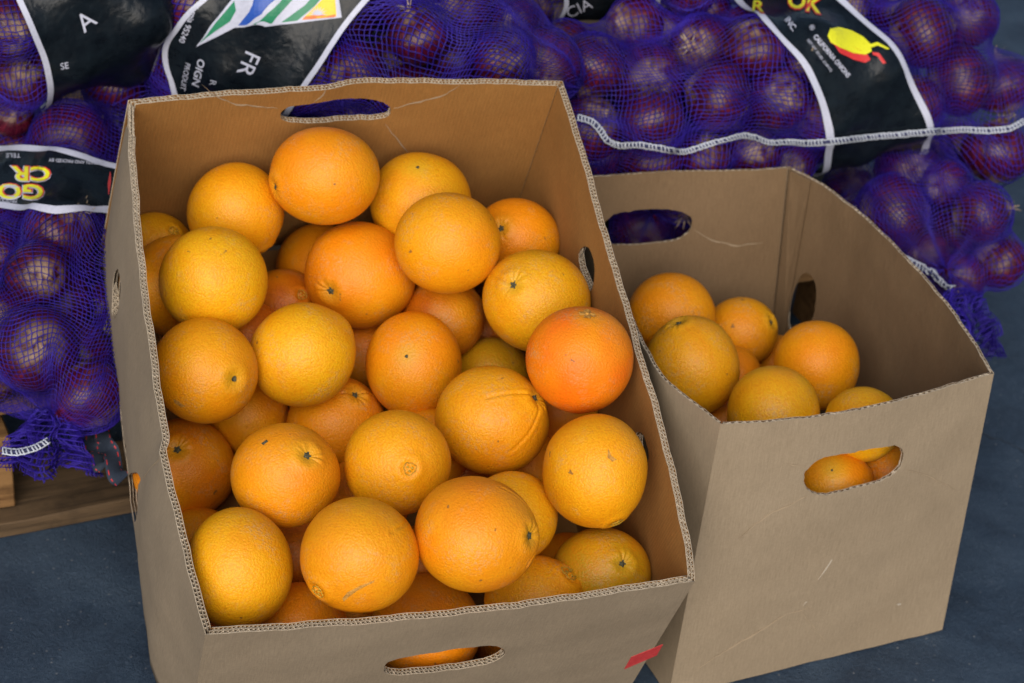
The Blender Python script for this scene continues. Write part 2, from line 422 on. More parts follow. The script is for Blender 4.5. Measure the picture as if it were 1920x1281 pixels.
def make_wall(box, wall, holes, mats, double=True, label=None):
    W, H, T = wall.W, wall.H, wall.T
    n = int(W/.006); outer = [(W*i/n, 0.0) for i in range(n+1)]+[(W, H*j/12) for j in range(1, 13)]+[(W*i/12, H) for i in range(11, -1, -1)]+[(0, H*j/12) for j in range(11, 0, -1)]
    outer = [(x, y+(random.gauss(0, .00025) if y == 0 and 0 < x < W else 0)) for x, y in outer]
    v2, f2 = cdt(outer, holes, .016)
    me_all = []
    lay = [(0, .0006), (T-.0006, T)] if not double else [(0, .0006), (T/2-.0002, T/2+.0002), (T-.0006, T)]
    objs = []
    for i, (a, b) in enumerate(lay):
        V, Fs, mi, uv = slab(wall, v2, f2, a, b)
        me = mesh('liner', local(V, box), Fs, False, mi, uv)
        me.polygons.foreach_set('use_smooth', [True]*len(mi))
        em = {}
        for p_, m_ in zip(me.polygons, mi):
            for ek in p_.edge_keys: em.setdefault(ek, set()).add(m_)
        at = me.attributes.new('sharp_edge', 'BOOLEAN', 'EDGE')
        at.data.foreach_set('value', [len(em.get(tuple(sorted(e_.vertices)), ())) > 1 for e_ in me.edges])
        if i == 0: root = link('wall', me, [mats[0], mats[1], M_EDGE], box); objs.append(root)
        else: objs.append(link('inner_liner' if i == len(lay)-1 else 'middle_liner', me, [mats[0], mats[1], M_EDGE] if i < len(lay)-1 else [mats[1], mats[1], M_EDGE], root))
    spans = [(0.001, W-.001, lambda x: .0002)]
    for h in holes:
        xs = [p[0] for p in h]; P = np.array(h); cy = P[:, 1].mean()
        low = P[P[:, 1] > cy]; low = low[np.argsort(low[:, 0])]
        if len(low) > 3:
            spans.append((low[0, 0], low[-1, 0], lambda x, low=low: float(np.interp(x, low[:, 0], low[:, 1]))+.0002))
    fl = [(.0006, T/2-.0002, .0039, 0), (T/2+.0002, T-.0006, .0034, 1.3)] if double else [(.0006, T-.0006, .0062, 0)]
    for (a, b, p, ph) in fl:
        V, Fs = flutes(wall, a, b, p, spans, .012, ph)
        tag(link('fluting', mesh('fluting', local(V, box), np.array(Fs), True), M_EDGE, root), kind='stuff')
    if label: root['label'] = label
    return root
def decal_on_wall(box, wall, pxs, k, mat, name, parent):
    L = loop_metres(wall, pxs, max(k, 0)); v2, f2 = cdt(L, [], .012)
    V, Fs, mi, uv = slab(wall, v2, f2, -.0004 if k == 0 else k+.0004, .00005 if k == 0 else k-.00005)
    link(name, mesh(name, local(V, box), Fs), mat, parent)

def rimbow(plane_o, plane_n, A, B, outn, pxs, keep=0):
    """turn rim places in the photograph into outward bows of that rim"""
    out = [(0, 0)]; AB = B-A; L2 = AB@AB
    for p in pxs:
        d = ray(*p); t = ((plane_o-CAM)@plane_n)/(d@plane_n); q = CAM+d*t
        x = ((q-A)@AB)/L2; out.append((float(x), float((q-A-AB*x)@outn)))
    out.append((1, 0)); out.sort(); return smooth_bow(out, keep)

# --- left box, tipped towards the camera
def eul(a, b, c):
    Rx = np.array([[1, 0, 0], [0, math.cos(b), -math.sin(b)], [0, math.sin(b), math.cos(b)]])
    Ry = np.array([[math.cos(c), 0, math.sin(c)], [0, 1, 0], [-math.sin(c), 0, math.cos(c)]])
    Rz = np.array([[math.cos(a), -math.sin(a), 0], [math.sin(a), math.cos(a), 0], [0, 0, 1]])
    return Rz@Ry@Rx
ML = eul(*np.radians([18.05081, 25.06486, .98536]))
LO = np.array([-.2173975, 1.29279141, .24245232]); LW, LD, LH = .4054, .51921, .26
X, Y, Z = ML[:, 0], ML[:, 1], ML[:, 2]
FL, FR, BR, BL = LO, LO+X*LW, LO+X*LW+Y*LD, LO+Y*LD
fl, fr, br, bl = FL-Z*LH+X*.002, FR-Z*LH, BR-Z*LH, BL-Z*LH-X*.017
T1 = .0060
box1 = empty('cardboard_box', tuple((fl+fr)/2))
tag(box1, 'double-walled brown cardboard box full of oranges, tipped towards the viewer', 'box')
rb_left = rimbow(LO, Z, BL, FL, -X, [(240.6, 298), (249, 399), (257, 486), (266, 556), (280, 650), (289, 727), (301, 800), (304, 830), (295, 852), (297, 862), (310, 891), (323, 963), (342, 1027), (355, 1090), (373, 1154)], .635)
w_left = Wall(BL, FL, fl, bl, T1, rb_left, [(0, 0), (.25, .002), (.85, .017), (1, 0)], .010)
rb_front = rimbow(LO, Z, FL, FR, -Y, [(450, 1186), (560, 1179), (700, 1170), (850, 1155), (1000, 1136), (1100, 1121), (1200, 1106)])
w_front = Wall(FL, FR, fr, fl, T1, rb_front, None, .004)
rb_right = rimbow(LO, Z, FR, BR, X, [(1076, 217), (1096, 281), (1114, 345), (1133, 415), (1148, 469), (1168, 526), (1212.6, 689), (1239, 771), (1263, 873), (1283, 960), (1300, 1038)])
w_right = Wall(FR, BR, br, fr, T1, rb_right, None, .003)
rb_back = rimbow(LO, Z, BR, BL, Y, [(950, 149), (850, 148), (760, 146), (700, 144), (655, 147), (625, 155), (608, 162), (595, 160), (500, 166), (400, 172), (310, 180)])
w_back = Wall(BR, BL, bl, br, T1, rb_back, None, .002)
h_front = smooth_loop(loop_metres(w_front, [(717, 1262), (722, 1243), (760, 1232), (830, 1221), (900, 1212), (930, 1210), (947, 1218), (948, 1228), (930, 1240), (900, 1249), (850, 1257), (790, 1263), (740, 1267)], 0))
h_left = [smooth_loop(loop_metres(w_left, q, 0), 1) for q in (
    [(210, 570), (211, 534), (215.5, 508), (220.6, 502), (225, 518.5), (226, 549.5), (222.7, 575), (215.5, 600), (210, 590)],
    [(239, 895), (253, 884), (262, 893), (264, 900), (258, 913), (258, 954), (255, 977), (251, 982), (244, 972), (239, 936), (238, 909)])]
h_right = [smooth_loop(loop_metres(w_right, q, T1), 1) for q in (
    [(1084, 483.5), (1088, 467), (1098, 459), (1106, 467), (1114, 491.6), (1115, 520), (1111, 542), (1106, 548), (1100, 532), (1090, 508)],
    [(1191, 815), (1200, 808), (1210, 820), (1217, 854), (1215, 868), (1205, 872), (1195, 850)])]
h_back = smooth_loop(loop_metres(w_back, [(526, 216), (530, 206), (545, 199), (585, 194.6), (620, 188), (653, 185.5), (687, 185), (714, 190), (728, 198), (733.5, 206), (731, 217), (718, 222), (687, 226), (620, 228.5), (568, 230), (535, 228.5), (527, 222)], T1))
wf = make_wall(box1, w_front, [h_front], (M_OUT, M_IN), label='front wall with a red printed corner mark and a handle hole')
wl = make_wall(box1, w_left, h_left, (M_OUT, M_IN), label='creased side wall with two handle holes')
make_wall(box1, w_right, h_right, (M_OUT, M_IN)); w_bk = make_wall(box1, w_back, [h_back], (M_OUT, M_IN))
decal_on_wall(box1, w_front, [(1183.5, 1232), (1243, 1208), (1231, 1228.5), (1170.5, 1254.5)], 0, M_RED, 'printed_mark', wf)
decal_on_wall(box1, w_left, [(207, 322), (208, 340), (204, 365), (202.5, 345)], 0, M_RED, 'printed_mark', wl)
def quad_slab(q, up, th):
    q = [np.array(p) for p in q]; V = [p for p in q]+[p+up*th for p in q]
    return V, [(0, 1, 2, 3), (7, 6, 5, 4), (0, 4, 5, 1), (1, 5, 6, 2), (2, 6, 7, 3), (3, 7, 4, 0)]
V, Fs = quad_slab([fl+X*.004+Y*.004, fr-X*.004+Y*.004, br-X*.004-Y*.004, bl+X*.004-Y*.004], Z, .006)
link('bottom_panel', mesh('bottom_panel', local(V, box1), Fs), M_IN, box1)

# --- right box, upright
RH = .31; T2 = .0032
rFL, rFR, rBR, rBL = atz(1351, 795, RH), atz(1864, 700, RH), atz(1480, 312, RH), atz(1062, 334, RH)
yb = math.radians(25.07); rx = np.array([math.cos(yb), math.sin(yb), 0]); ry = np.array([-math.sin(yb), math.cos(yb), 0]); UP = np.array([0, 0, 1.0])
gFL, gFR = atz(1253, 1308, .002), atz(1767, 1181, .002)
gBL, gBR = gFL+ry*.378, gFR+ry*.372
box2 = empty('cardboard_box', tuple((gFL+gFR)/2))
tag(box2, 'upright single-walled brown cardboard box, partly filled with oranges, on the asphalt', 'box')
zo = np.array([0, 0, RH])
n_f = np.cross(rFR-rFL, UP); n_f /= np.linalg.norm(n_f)
n_r = np.cross(rBR-rFR, UP); n_r /= np.linalg.norm(n_r)
n_b = np.cross(rBL-rBR, UP); n_b /= np.linalg.norm(n_b)
n_l = np.cross(rFL-rBL, UP); n_l /= np.linalg.norm(n_l)
v_front = Wall(rFL, rFR, gFR, gFL, T2, rimbow(zo, UP, rFL, rFR, n_f, [(1422, 793), (1480, 788), (1535, 782.5), (1590, 773), (1649, 761), (1740, 737), (1800, 719)]), None, .004)
v_right = Wall(rFR, rBR, gBR, gFR, T2, rimbow(zo, UP, rFR, rBR, n_r, [(1824, 633), (1785, 578), (1734, 519), (1695, 478), (1636, 418), (1597, 385), (1558, 355), (1523, 332)]), None, .004)
v_back = Wall(rBR, rBL, gBL, gBR, T2, rimbow(zo, UP, rBR, rBL, n_b, [(1466, 313), (1400, 318), (1250, 319), (1120, 328)]), None, -.002)
v_left = Wall(rBL, rFL, gFL, gBL, T2, rimbow(zo, UP, rBL, rFL, n_l, [(1160, 560), (1227, 700), (1252, 725)]), None, -.004)
g_front = smooth_loop(loop_metres(v_front, [(1506, 899), (1508, 886), (1526, 868), (1540, 859), (1572, 852), (1608, 847), (1640, 840), (1672, 836), (1687, 837), (1695.5, 847), (1692, 868), (1685, 881), (1667, 896), (1631, 909), (1585, 920), (1545, 930), (1526, 927), (1511, 918)], 0))
g_back = smooth_loop(loop_metres(v_back, [(1143, 406), (1164, 398), (1206, 393), (1249, 391.7), (1278, 396), (1295, 406), (1299, 419), (1293, 436), (1270, 451), (1227, 457), (1170, 461), (1143, 458), (1130, 445), (1128, 425)], T2))
g_right = smooth_loop(loop_metres(v_right, [(1478, 600), (1484, 560), (1493, 530), (1506, 511), (1520, 515), (1529, 530), (1531, 550), (1529, 578), (1522, 602), (1508, 620), (1490, 626), (1480, 617)], T2), 1)
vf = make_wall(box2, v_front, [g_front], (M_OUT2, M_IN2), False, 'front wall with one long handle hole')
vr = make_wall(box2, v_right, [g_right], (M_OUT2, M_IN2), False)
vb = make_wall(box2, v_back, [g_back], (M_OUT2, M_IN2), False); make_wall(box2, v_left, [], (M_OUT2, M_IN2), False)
# glue flap inside the far corner
fq = loop_metres(v_right, [(1521, 337), (1476, 600)], T2); fe = fq[0][0]+(fq[1][0]-fq[0][0])*v_right.H*.97/(fq[1][1]-fq[0][1])
L = [(v_right.W-.001, .0006), (fq[0][0], .0006), (min(fe, v_right.W-.01), v_right.H*.97), (v_right.W-.001, v_right.H*.97)]
v2, f2 = cdt(L, [], .016)
V, Fs, mi, uv = slab(v_right, v2, f2, T2+.0003, T2+.0036)
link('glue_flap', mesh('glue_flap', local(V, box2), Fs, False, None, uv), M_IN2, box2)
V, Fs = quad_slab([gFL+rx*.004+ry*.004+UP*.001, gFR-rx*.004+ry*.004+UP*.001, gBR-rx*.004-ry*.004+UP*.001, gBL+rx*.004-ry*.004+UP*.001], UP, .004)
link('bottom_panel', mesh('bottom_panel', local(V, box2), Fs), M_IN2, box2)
for q in ([(1563, 1042), (1565, 1043), (1549, 1068), (1534, 1087), (1548, 1066)], [(1512, 1127), (1513, 1128), (1505, 1136)], [(1681, 1133), (1688, 1131), (1690, 1133), (1684, 1135)]):
    try: decal_on_wall(box2, v_front, q, 0, M_SCR, 'scratch', vf)
    except Exception as ex: print('scratch', ex)

def crease(box, wall, pxs, k, wpx, parent, mat=None):
    P = np.array(pxs, float); L = np.r_[0, np.cumsum(np.linalg.norm(np.diff(P, axis=0), axis=1))]; n = max(4, int(L[-1]/9)); t = np.linspace(0, L[-1], n)
    xy = np.stack([np.interp(t, L, P[:, 0]), np.interp(t, L, P[:, 1])], 1); xy[1:-1] += np.random.default_rng(len(pxs)+int(P[0, 0])).normal(0, .7, (n-2, 2))
    tg = np.gradient(xy, axis=0); tg /= np.linalg.norm(tg, axis=1, keepdims=True); nr = np.stack([-tg[:, 1], tg[:, 0]], 1)
    w_ = wpx*.5*np.sin(np.linspace(.08, math.pi-.08, n))*(1+.4*np.sin(np.arange(n)*1.7))
    decal_on_wall(box, wall, [tuple(q) for q in xy+nr*w_[:, None]]+[tuple(q) for q in (xy-nr*w_[:, None])[::-1]], k, mat or M_CRE, 'crease', parent)
for bx, wl_, px_, k_, w_, pr in (
    (box2, v_front, [(1512, 930), (1480, 948), (1445, 962), (1415, 985), (1385, 1010)], 0, 2.2, vf), (box2, v_front, [(1698, 880), (1740, 893), (1790, 918)], 0, 1.6, vf),
    (box2, v_front, [(1308, 1254), (1370, 1215), (1430, 1180), (1478, 1150), (1520, 1140)], 0, 2.4, vf), (box2, v_front, [(1500, 1146), (1530, 1180), (1555, 1212)], 0, 1.6, vf),
    (box2, v_front, [(1475, 868), (1490, 874), (1512, 872)], 0, 1.6, vf), (box2, v_front, [(1840, 1196), (1790, 1200), (1742, 1206)], 0, 1.2, vf),
    (box1, w_back, [(738, 203), (790, 190), (830, 180), (862, 160)], T1, 2.0, w_bk), (box1, w_back, [(378, 158), (400, 178), (440, 196), (520, 203)], T1, 2.0, w_bk),
    (box1, w_back, [(722, 232), (745, 262), (768, 290)], T1, 1.8, w_bk), (box1, w_back, [(612, 166), (606, 180), (590, 190)], T1, 2.0, w_bk),
    (box1, w_left, [(298, 862), (284, 878), (268, 898)], 0, 1.6, wl), (box2, v_back, [(1300, 430), (1330, 448), (1380, 462), (1430, 455)], T2, 2.0, vb)):
    try: crease(bx, wl_, px_, k_, w_, pr)
    except Exception as ex: print('crease', ex)

# ------------------------------------------------------------------ oranges
RD = (.80, .155, .004)
OR, DK, YL, MD, GR = (.74, .230, .003), (.46, .115, .003), (.72, .340, .006), (.74, .285, .004), (.46, .255, .008)  # DK is for deep fruit: the shade of the gaps is in the colour
# x, y, z, r, colour, end seen, pixel where it shows, squash (long/short, angle), label
G1 = 'oranges in the tipped box'; G2 = 'oranges in the upright box'
O = [
(-.1864,1.7738,.3839,.0477,OR,'s',(517,352),(1.06,.94,0),'deep orange fruit topmost at the back, right below the far handle hole'),
(-.2676,1.7725,.3381,.0458,MD,'s',(499,487),(.98,1.02,30),'egg-shaped orange left of the topmost one, against the back wall'),
(-.0985,1.8272,.3345,.0484,YL,'m',(783,313),(1,1,0),'yellow orange against the back wall, right of the topmost one'),
(-.0667,1.7438,.3412,.0477,MD,'',None,(1.03,.98,10),'smooth orange leaning in front of the yellow one by the back wall'),
(-.0045,1.8258,.3021,.0406,OR,'s',(939,428),(1.03,.98,0),'small orange with a sunken stem in the back right corner of the box'),
(-.2718,1.6689,.3272,.0483,YL,'',None,(1.01,.99,0),'large pale orange near the left rim, below the egg-shaped one'),
(-.1488,1.7639,.2851,.0508,OR,'s',(617,548),(1.03,.98,20),'large orange with wrinkles around a low stem, in front of the topmost one'),
(.0188,1.7185,.3030,.0492,YL,'s',(963,534),(1.03,.97,20),'yellow orange with a dark stem and a split crease by the right handle hole'),
(.0602,1.5984,.3235,.0465,RD,'c',(1101,590),(1,1.01,0),'reddest orange, with a brown cross-shaped scar on top, against the right wall'),
(-.2672,1.5902,.2827,.0469,MD,'h',(440,711),(1.01,1,20),'smooth orange with a small dark stem hole against the left rim'),
(-.1866,1.6384,.2757,.0475,YL,'',None,(1.02,.98,-40),'pale yellow orange pointed like a lemon in the middle left'),
(-.0876,1.6762,.2500,.0471,OR,'m',(762,668),(.95,1.04,0),'orange in the middle of the tipped box with one small grey dot'),
(-.0117,1.5856,.2599,.0490,MD,'s',(1004,745),(1.04,.97,15),'big orange with a long crease and its stem facing the reddest one'),
(.0799,1.5112,.2701,.0468,MD,'n',(1155,976),(.97,1.05,0),'tall orange with a grey blemish below the reddest one'),
(-.2881,1.6017,.1628,.0468,OR,'s',(332,842),(1,1,0),'orange with radiating wrinkles at its stem, beside the dented left rim'),
(-.1788,1.4668,.2700,.0450,MD,'s',(578,852),(1.03,.98,0),'orange with a grey star stem and a dark nick at upper left'),
(-.0886,1.4979,.2700,.0447,MD,'n',(768,879),(1.01,.99,0),'orange with a round green-edged navel facing the viewer'),
(-.2066,1.3858,.2334,.0460,YL,'',None,(.96,1.08,0),'yellow orange in the front left corner of the box'),
(-.1073,1.3768,.2666,.0471,MD,'n',(598,1107),(1.02,.99,0),'orange with a split at its right and a long brown scar below'),
(-.0150,1.4026,.2766,.0484,OR,'s',(993,1004),(1.04,.96,15),'largest front orange with dusty skin and its stem at the right'),
(.0133,1.5055,.2178,.0391,YL,'',None,(1,1,0),'yellow orange half hidden right behind the dusty front one'),
(.0953,1.4996,.1682,.0424,GR,'s',(1168,1056),(1.04,.96,0),'shadowed orange with a dark stem in the front right corner'),
(.0395,1.4652,.1587,.0423,MD,'N',(1066,1076),(1.05,.95,0),'orange with a large folded navel at the front rim'),
(-.0535,1.4623,.1200,.0484,OR,'',None,(1,1,0),'orange behind the front handle hole, only its top above the rim'),
(-.1563,1.4074,.1536,.0404,OR,'',None,(1,1,0),'half-hidden orange at the front rim beside the yellow corner one'),
(-.3485,1.7933,.2707,.0399,YL,'n',(326,433),(1,1,0),'small half-hidden orange with a navel in the back left corner'),
(-.3142,1.7298,.2774,.0483,MD,'',None,(1,1,0),'scuffed orange behind the large pale one at the left rim'),
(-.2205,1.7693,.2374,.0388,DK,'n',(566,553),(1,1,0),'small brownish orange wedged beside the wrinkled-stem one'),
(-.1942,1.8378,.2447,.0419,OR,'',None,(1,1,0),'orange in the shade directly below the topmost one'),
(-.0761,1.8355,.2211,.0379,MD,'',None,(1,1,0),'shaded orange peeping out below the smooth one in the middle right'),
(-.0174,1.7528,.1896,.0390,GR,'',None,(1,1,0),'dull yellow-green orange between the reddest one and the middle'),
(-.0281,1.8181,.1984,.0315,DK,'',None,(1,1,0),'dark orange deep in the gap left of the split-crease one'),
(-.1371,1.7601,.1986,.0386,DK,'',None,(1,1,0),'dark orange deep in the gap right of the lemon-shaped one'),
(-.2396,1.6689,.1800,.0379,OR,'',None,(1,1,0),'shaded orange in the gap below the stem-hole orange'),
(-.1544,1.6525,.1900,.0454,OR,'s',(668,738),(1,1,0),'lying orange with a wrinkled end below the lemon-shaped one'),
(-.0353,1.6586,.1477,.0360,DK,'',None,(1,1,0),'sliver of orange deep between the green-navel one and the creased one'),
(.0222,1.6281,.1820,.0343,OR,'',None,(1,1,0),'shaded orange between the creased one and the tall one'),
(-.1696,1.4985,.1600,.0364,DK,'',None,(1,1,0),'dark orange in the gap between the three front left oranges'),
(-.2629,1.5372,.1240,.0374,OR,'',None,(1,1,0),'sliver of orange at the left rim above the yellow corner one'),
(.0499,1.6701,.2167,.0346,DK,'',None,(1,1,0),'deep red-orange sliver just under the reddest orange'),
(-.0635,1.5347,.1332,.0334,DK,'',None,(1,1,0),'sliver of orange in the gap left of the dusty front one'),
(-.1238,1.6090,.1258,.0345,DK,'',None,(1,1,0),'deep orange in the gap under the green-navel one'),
(.1559,1.8625,.2091,.0427,OR,'',None,(1.02,.98,0),'orange in the upright box next to the neighbouring rim, at the back'),
(.2326,1.8981,.1731,.0360,MD,'s',(1447,604),(1.04,.97,0),'small shaded orange with a green stem against the back wall of the upright box'),
(.1746,1.7594,.2200,.0460,YL,'s',(1272,606),(.97,1.05,-15),'tall greenish-topped orange at the front left of the upright box'),
(.2968,1.7932,.2100,.0431,OR,'',None,(.98,1.02,0),'round orange with dusty skin in front of the right handle hole'),
(.2478,1.6868,.2250,.0426,YL,'',None,(1.0,1.0,0),'yellow orange with grey scuffs at the front rim of the upright box'),
(.3301,1.6714,.2310,.0344,YL,'',None,(1.03,1,0),'flat-topped orange just above the front rim at the right'),
(.2222,1.8346,.1607,.0310,OR,'',None,(1,1,0),'small orange in the gap right of the greenish-topped one'),
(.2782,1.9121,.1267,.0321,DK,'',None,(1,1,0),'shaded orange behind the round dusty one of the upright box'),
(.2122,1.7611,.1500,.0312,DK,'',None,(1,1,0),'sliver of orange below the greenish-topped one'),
(.1447,1.8997,.1509,.0302,OR,'',None,(1,1,0),'sliver of orange at the left end of the upright box'),
(.3070,1.6404,.1839,.0335,OR,'m',(1560,882),(1.1,.95,0),'orange at the left inside the front handle hole'),
(.3629,1.6728,.1779,.0300,OR,'',None,(.95,1.1,0),'orange at the right inside the front handle hole'),
(.3487,1.7246,.1597,.0282,OR,'',None,(1,1,0),'orange farthest back inside the front handle hole'),
]
def nrm(v): return v/np.linalg.norm(v)
def uvsphere(nu, nv):
    th = np.linspace(0, math.pi, nv+1)[1:-1]; ph = np.linspace(0, 2*math.pi, nu, endpoint=False)
    T, Ph = np.meshgrid(th, ph, indexing='ij')
    V = np.stack([np.sin(T)*np.cos(Ph), np.sin(T)*np.sin(Ph), np.cos(T)], -1).reshape(-1, 3)
    V = np.vstack([V, [[0, 0, 1]], [[0, 0, -1]]]); Fs = []
    m = nv-1
    for i in range(m-1):
        for j in range(nu):
            a = i*nu+j; b = i*nu+(j+1) % nu; Fs.append((a, a+nu, b+nu)); Fs.append((a, b+nu, b))
    t, b_ = m*nu, m*nu+1
    for j in range(nu):
        Fs.append((t, j, (j+1) % nu)); Fs.append((b_, (m-1)*nu+(j+1) % nu, (m-1)*nu+j))
    return V, np.array(Fs)
SPH = {0: uvsphere(88, 60), 1: uvsphere(180, 120)}
def arc_dist(V, pts):
    d = np.full(len(V), 9.0)
    for a, b in zip(pts[:-1], pts[1:]):
        for s in np.linspace(0, 1, 14):
            q = nrm(a*(1-s)+b*s); d = np.minimum(d, np.linalg.norm(V-q, axis=1))
    return d
def surf_dir(c, r, px):
    d = ray(*px); d = nrm(d); oc = CAM-c; b = oc@d; disc = b*b-(oc@oc-r*r)
    t = -b-math.sqrt(max(disc, 0)); return nrm(CAM+d*t-c)
CREASE = {7: [[(963, 534), (940, 523), (921, 513)]], 12: [[(1004, 745), (970, 738), (912, 746)], [(1008, 760), (990, 810), (955, 848)]], 18: [[(783, 962), (755, 985), (733, 998)]],
          19: [[(940, 912), (985, 945), (1004, 985)], [(1004, 1015), (992, 1045), (985, 1060)]], 34: [[(640, 738), (668, 736), (700, 742)]], 42: [[(1200, 655), (1222, 635), (1245, 620)]]}
SCARS = {18: [[(642, 1122), (652, 1110), (675, 1098), (702, 1088), (700, 1092), (672, 1106), (655, 1118), (645, 1128)]], 9: [[(325, 748), (335, 752), (348, 762), (340, 763), (328, 756)]],
         15: [[(490, 832), (500, 825), (503, 828), (494, 835)]], 13: [[(1140, 842), (1146, 855), (1156, 862), (1148, 866), (1139, 858)]], 26: [[(305, 497), (318, 489), (323, 492), (310, 502)]]}
def disc_mesh(n, r, fn):
    V = [(0, 0, fn(0, 0))]; Fs = []; rings = 5
    for i in range(1, rings+1):
        for j in range(n):
            a = 2*math.pi*j/n; rr = r*i/rings; x, y, z = rr*math.cos(a), rr*math.sin(a), fn(i/rings, a); V.append((x, y, z) if not isinstance(z, tuple) else (x*z[1], y*z[1], z[0]))
    for j in range(n): Fs.append((0, 1+j, 1+(j+1) % n))
    for i in range(rings-1):
        for j in range(n):
            a = 1+i*n+j; b = 1+i*n+(j+1) % n; Fs.append((a, a+n, b+n, b))
    return V, Fs
def make_orange(i, row):
    x, y, z, r, colr, end, px, (sa, sb, ang), label = row
    rg = np.random.default_rng(100+i); c = np.array([x, y, z])
    if px is not None:
        ax = surf_dir(c, r, px)
        if end in 'nN': ax_obj = -ax
        else: ax_obj = ax
    else:
        ax_obj = nrm(rg.normal(size=3)); 
        if ax_obj@nrm(CAM-c) > 0: ax_obj = -ax_obj
    tmp = nrm(np.cross(ax_obj, [.3, .5, .81])); Rm = np.stack([tmp, np.cross(ax_obj, tmp), ax_obj], 1)   # columns: local axes
    hi = 1 if i in CREASE or end in ('s', 'N', 'c') else 0
    S, Fs = SPH[hi]
    ph = rg.random((6, 3))*6.28; kk = rg.normal(size=(6, 3))*1.7
    n = sum(np.sin(S@kk[q]+ph[q, 0]) for q in range(6))/6
    R = r*(1+.042*n)
    k2 = rg.normal(size=(5, 3))*7; n2 = sum(np.sin(S@k2[q]+ph[q, 1]) for q in range(5))/5
    R = R*(1+.0035*n2)
    th = np.arccos(np.clip(S[:, 2], -1, 1)); az = np.arctan2(S[:, 1], S[:, 0])
    if end in ('s', 'h') or px is None:
        R = R-.0026*np.exp(-(th/.13)**2)+.0012*np.exp(-((th-.26)/.12)**2)
        wr = np.sin(az*6+3*np.sin(az+ph[0, 0]))*.5+.5*np.sin(az*9+2.5*np.sin(az*2+ph[1, 1]))
        R = R+(.00045 if end == 's' else .0001)*wr*np.exp(-((th-.2)/.11)**2)*(1+.8*np.sin(az+ph[2, 0]))
    if end in 'nN' and px is not None:
        t2 = math.pi-th; rn = .11 if end == 'n' else .17
        R = R-.0016*np.exp(-((t2-rn)/.022)**2)+.0008*np.exp(-(t2/.07)**2)*(1+np.sin(az*4))
        R = R+.0015*np.exp(-((t2-rn-.1)/.1)**2)
    V = S*R[:, None]
    if i == 10: V = V+np.array([0, 0, 1])[None]*0
    Wd = V@Rm.T                                                  # world offsets
    # slight squash in a fixed world direction
    cr, sr = math.cos(math.radians(ang)), math.sin(math.radians(ang))
    e1 = cr*R3[0]+sr*R3[1]; e2 = -sr*R3[0]+cr*R3[1]
    Wd = Wd+np.outer(Wd@e1, e1)*(sa-1)+np.outer(Wd@e2, e2)*(sb-1)
    U = np.array([nrm(q) for q in Wd]) if i in CREASE else None
    for line in CREASE.get(i, []):
        pts = [surf_dir(c, r, p) for p in line]
        d = arc_dist(U, pts); Wd = Wd*(1-.024*np.exp(-(d/.022)**2)+.006*np.exp(-((d-.07)/.035)**2))[:, None]
    if i == 10:
        tip = surf_dir(c, r, (652, 602)); dd = np.array([nrm(q) for q in Wd])@tip
        Wd = Wd*(1+.055*np.exp(-((1-dd)/.05)))[:, None]
    V = Wd@Rm                                                    # back to local axes
    o = link('orange', mesh('orange', V, Fs, True), M_ORANGE)
    o.matrix_world = Matrix([[*Rm[0], x], [*Rm[1], y], [*Rm[2], z], [0, 0, 0, 1]])
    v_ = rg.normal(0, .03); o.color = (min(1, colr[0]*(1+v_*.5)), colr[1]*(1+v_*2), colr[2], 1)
    tag(o, label, 'orange', G1 if i < 42 else G2)
    nu_ = 180 if hi else 88; nr_ = 40
    rr_t = np.array([0]+[np.hypot(V[q*nu_:(q+1)*nu_, 0], V[q*nu_:(q+1)*nu_, 1]).mean() for q in range(nr_)]); zz_t = np.array([V[-2][2]]+[V[q*nu_:(q+1)*nu_, 2].mean() for q in range(nr_)])
    rise = lambda x_, y_: float(np.interp(math.hypot(x_, y_), rr_t, zz_t)-zz_t[0])
    if end == 's':
        zt = V[-2][2]
        sr_ = r*.070
        Vd, Fd = disc_mesh(20, sr_, lambda q, a: (.0011*(1-q*q)*(1 if q > 0 else .6)-.0006+.0006*q*math.sin(a*5), 1+.28*q*math.cos(a*5+1)))if False else disc_mesh(20, sr_, lambda q, a: ((.0022 if q < .45 else .0008)-.0006*q, 1+.26*q*math.cos(a*5+i)))
        Vd = [(p[0], p[1], (p[2][0] if isinstance(p[2], tuple) else p[2])+zt+rise(p[0], p[1])) for p in Vd]
        link('stem', mesh('stem', Vd, Fd, True), M_STEM, o)
    elif end == 'h':
        zt = V[-2][2]
        Vd, Fd = disc_mesh(16, r*.055, lambda q, a: (.0006+.0007*q*q, 1+.1*math.sin(a*3)))
        Vd = [(p[0], p[1], (p[2][0] if isinstance(p[2], tuple) else p[2])+zt+rise(p[0], p[1])) for p in Vd]
        link('stem_hole', mesh('stem_hole', Vd, Fd, True), M_STEM, o)
    elif end == 'm':
        zt = V[-2][2]
        Vd, Fd = disc_mesh(12, r*.035, lambda q, a: (.0006-.0005*q*q, 1+.15*math.sin(a*3)))
        Vd = [(p[0], p[1], (p[2][0] if isinstance(p[2], tuple) else p[2])+zt+rise(p[0], p[1])) for p in Vd]
        link('stem_scar', mesh('stem_scar', Vd, Fd, True), M_STEM, o)
    elif end == 'c':
        zt = V[-2][2]; Vd = []; Fd = []
        for q in range(4):
            a = q*math.pi/2+.5; d1 = np.array([math.cos(a), math.sin(a)]); d2 = np.array([-d1[1], d1[0]])
            b = len(Vd)
            for (u, w_, h) in ((.0005, -.002, .0004), (.0005, .002, .0004), (.0062, .0034, -.0002), (.0075, 0, .0012), (.0062, -.0034, -.0001)):
                p = d1*u+d2*w_; Vd.append((p[0], p[1], zt+h+.0006+rise(p[0], p[1])))
            Fd.append(tuple(range(b, b+5)))
        b = len(Vd)
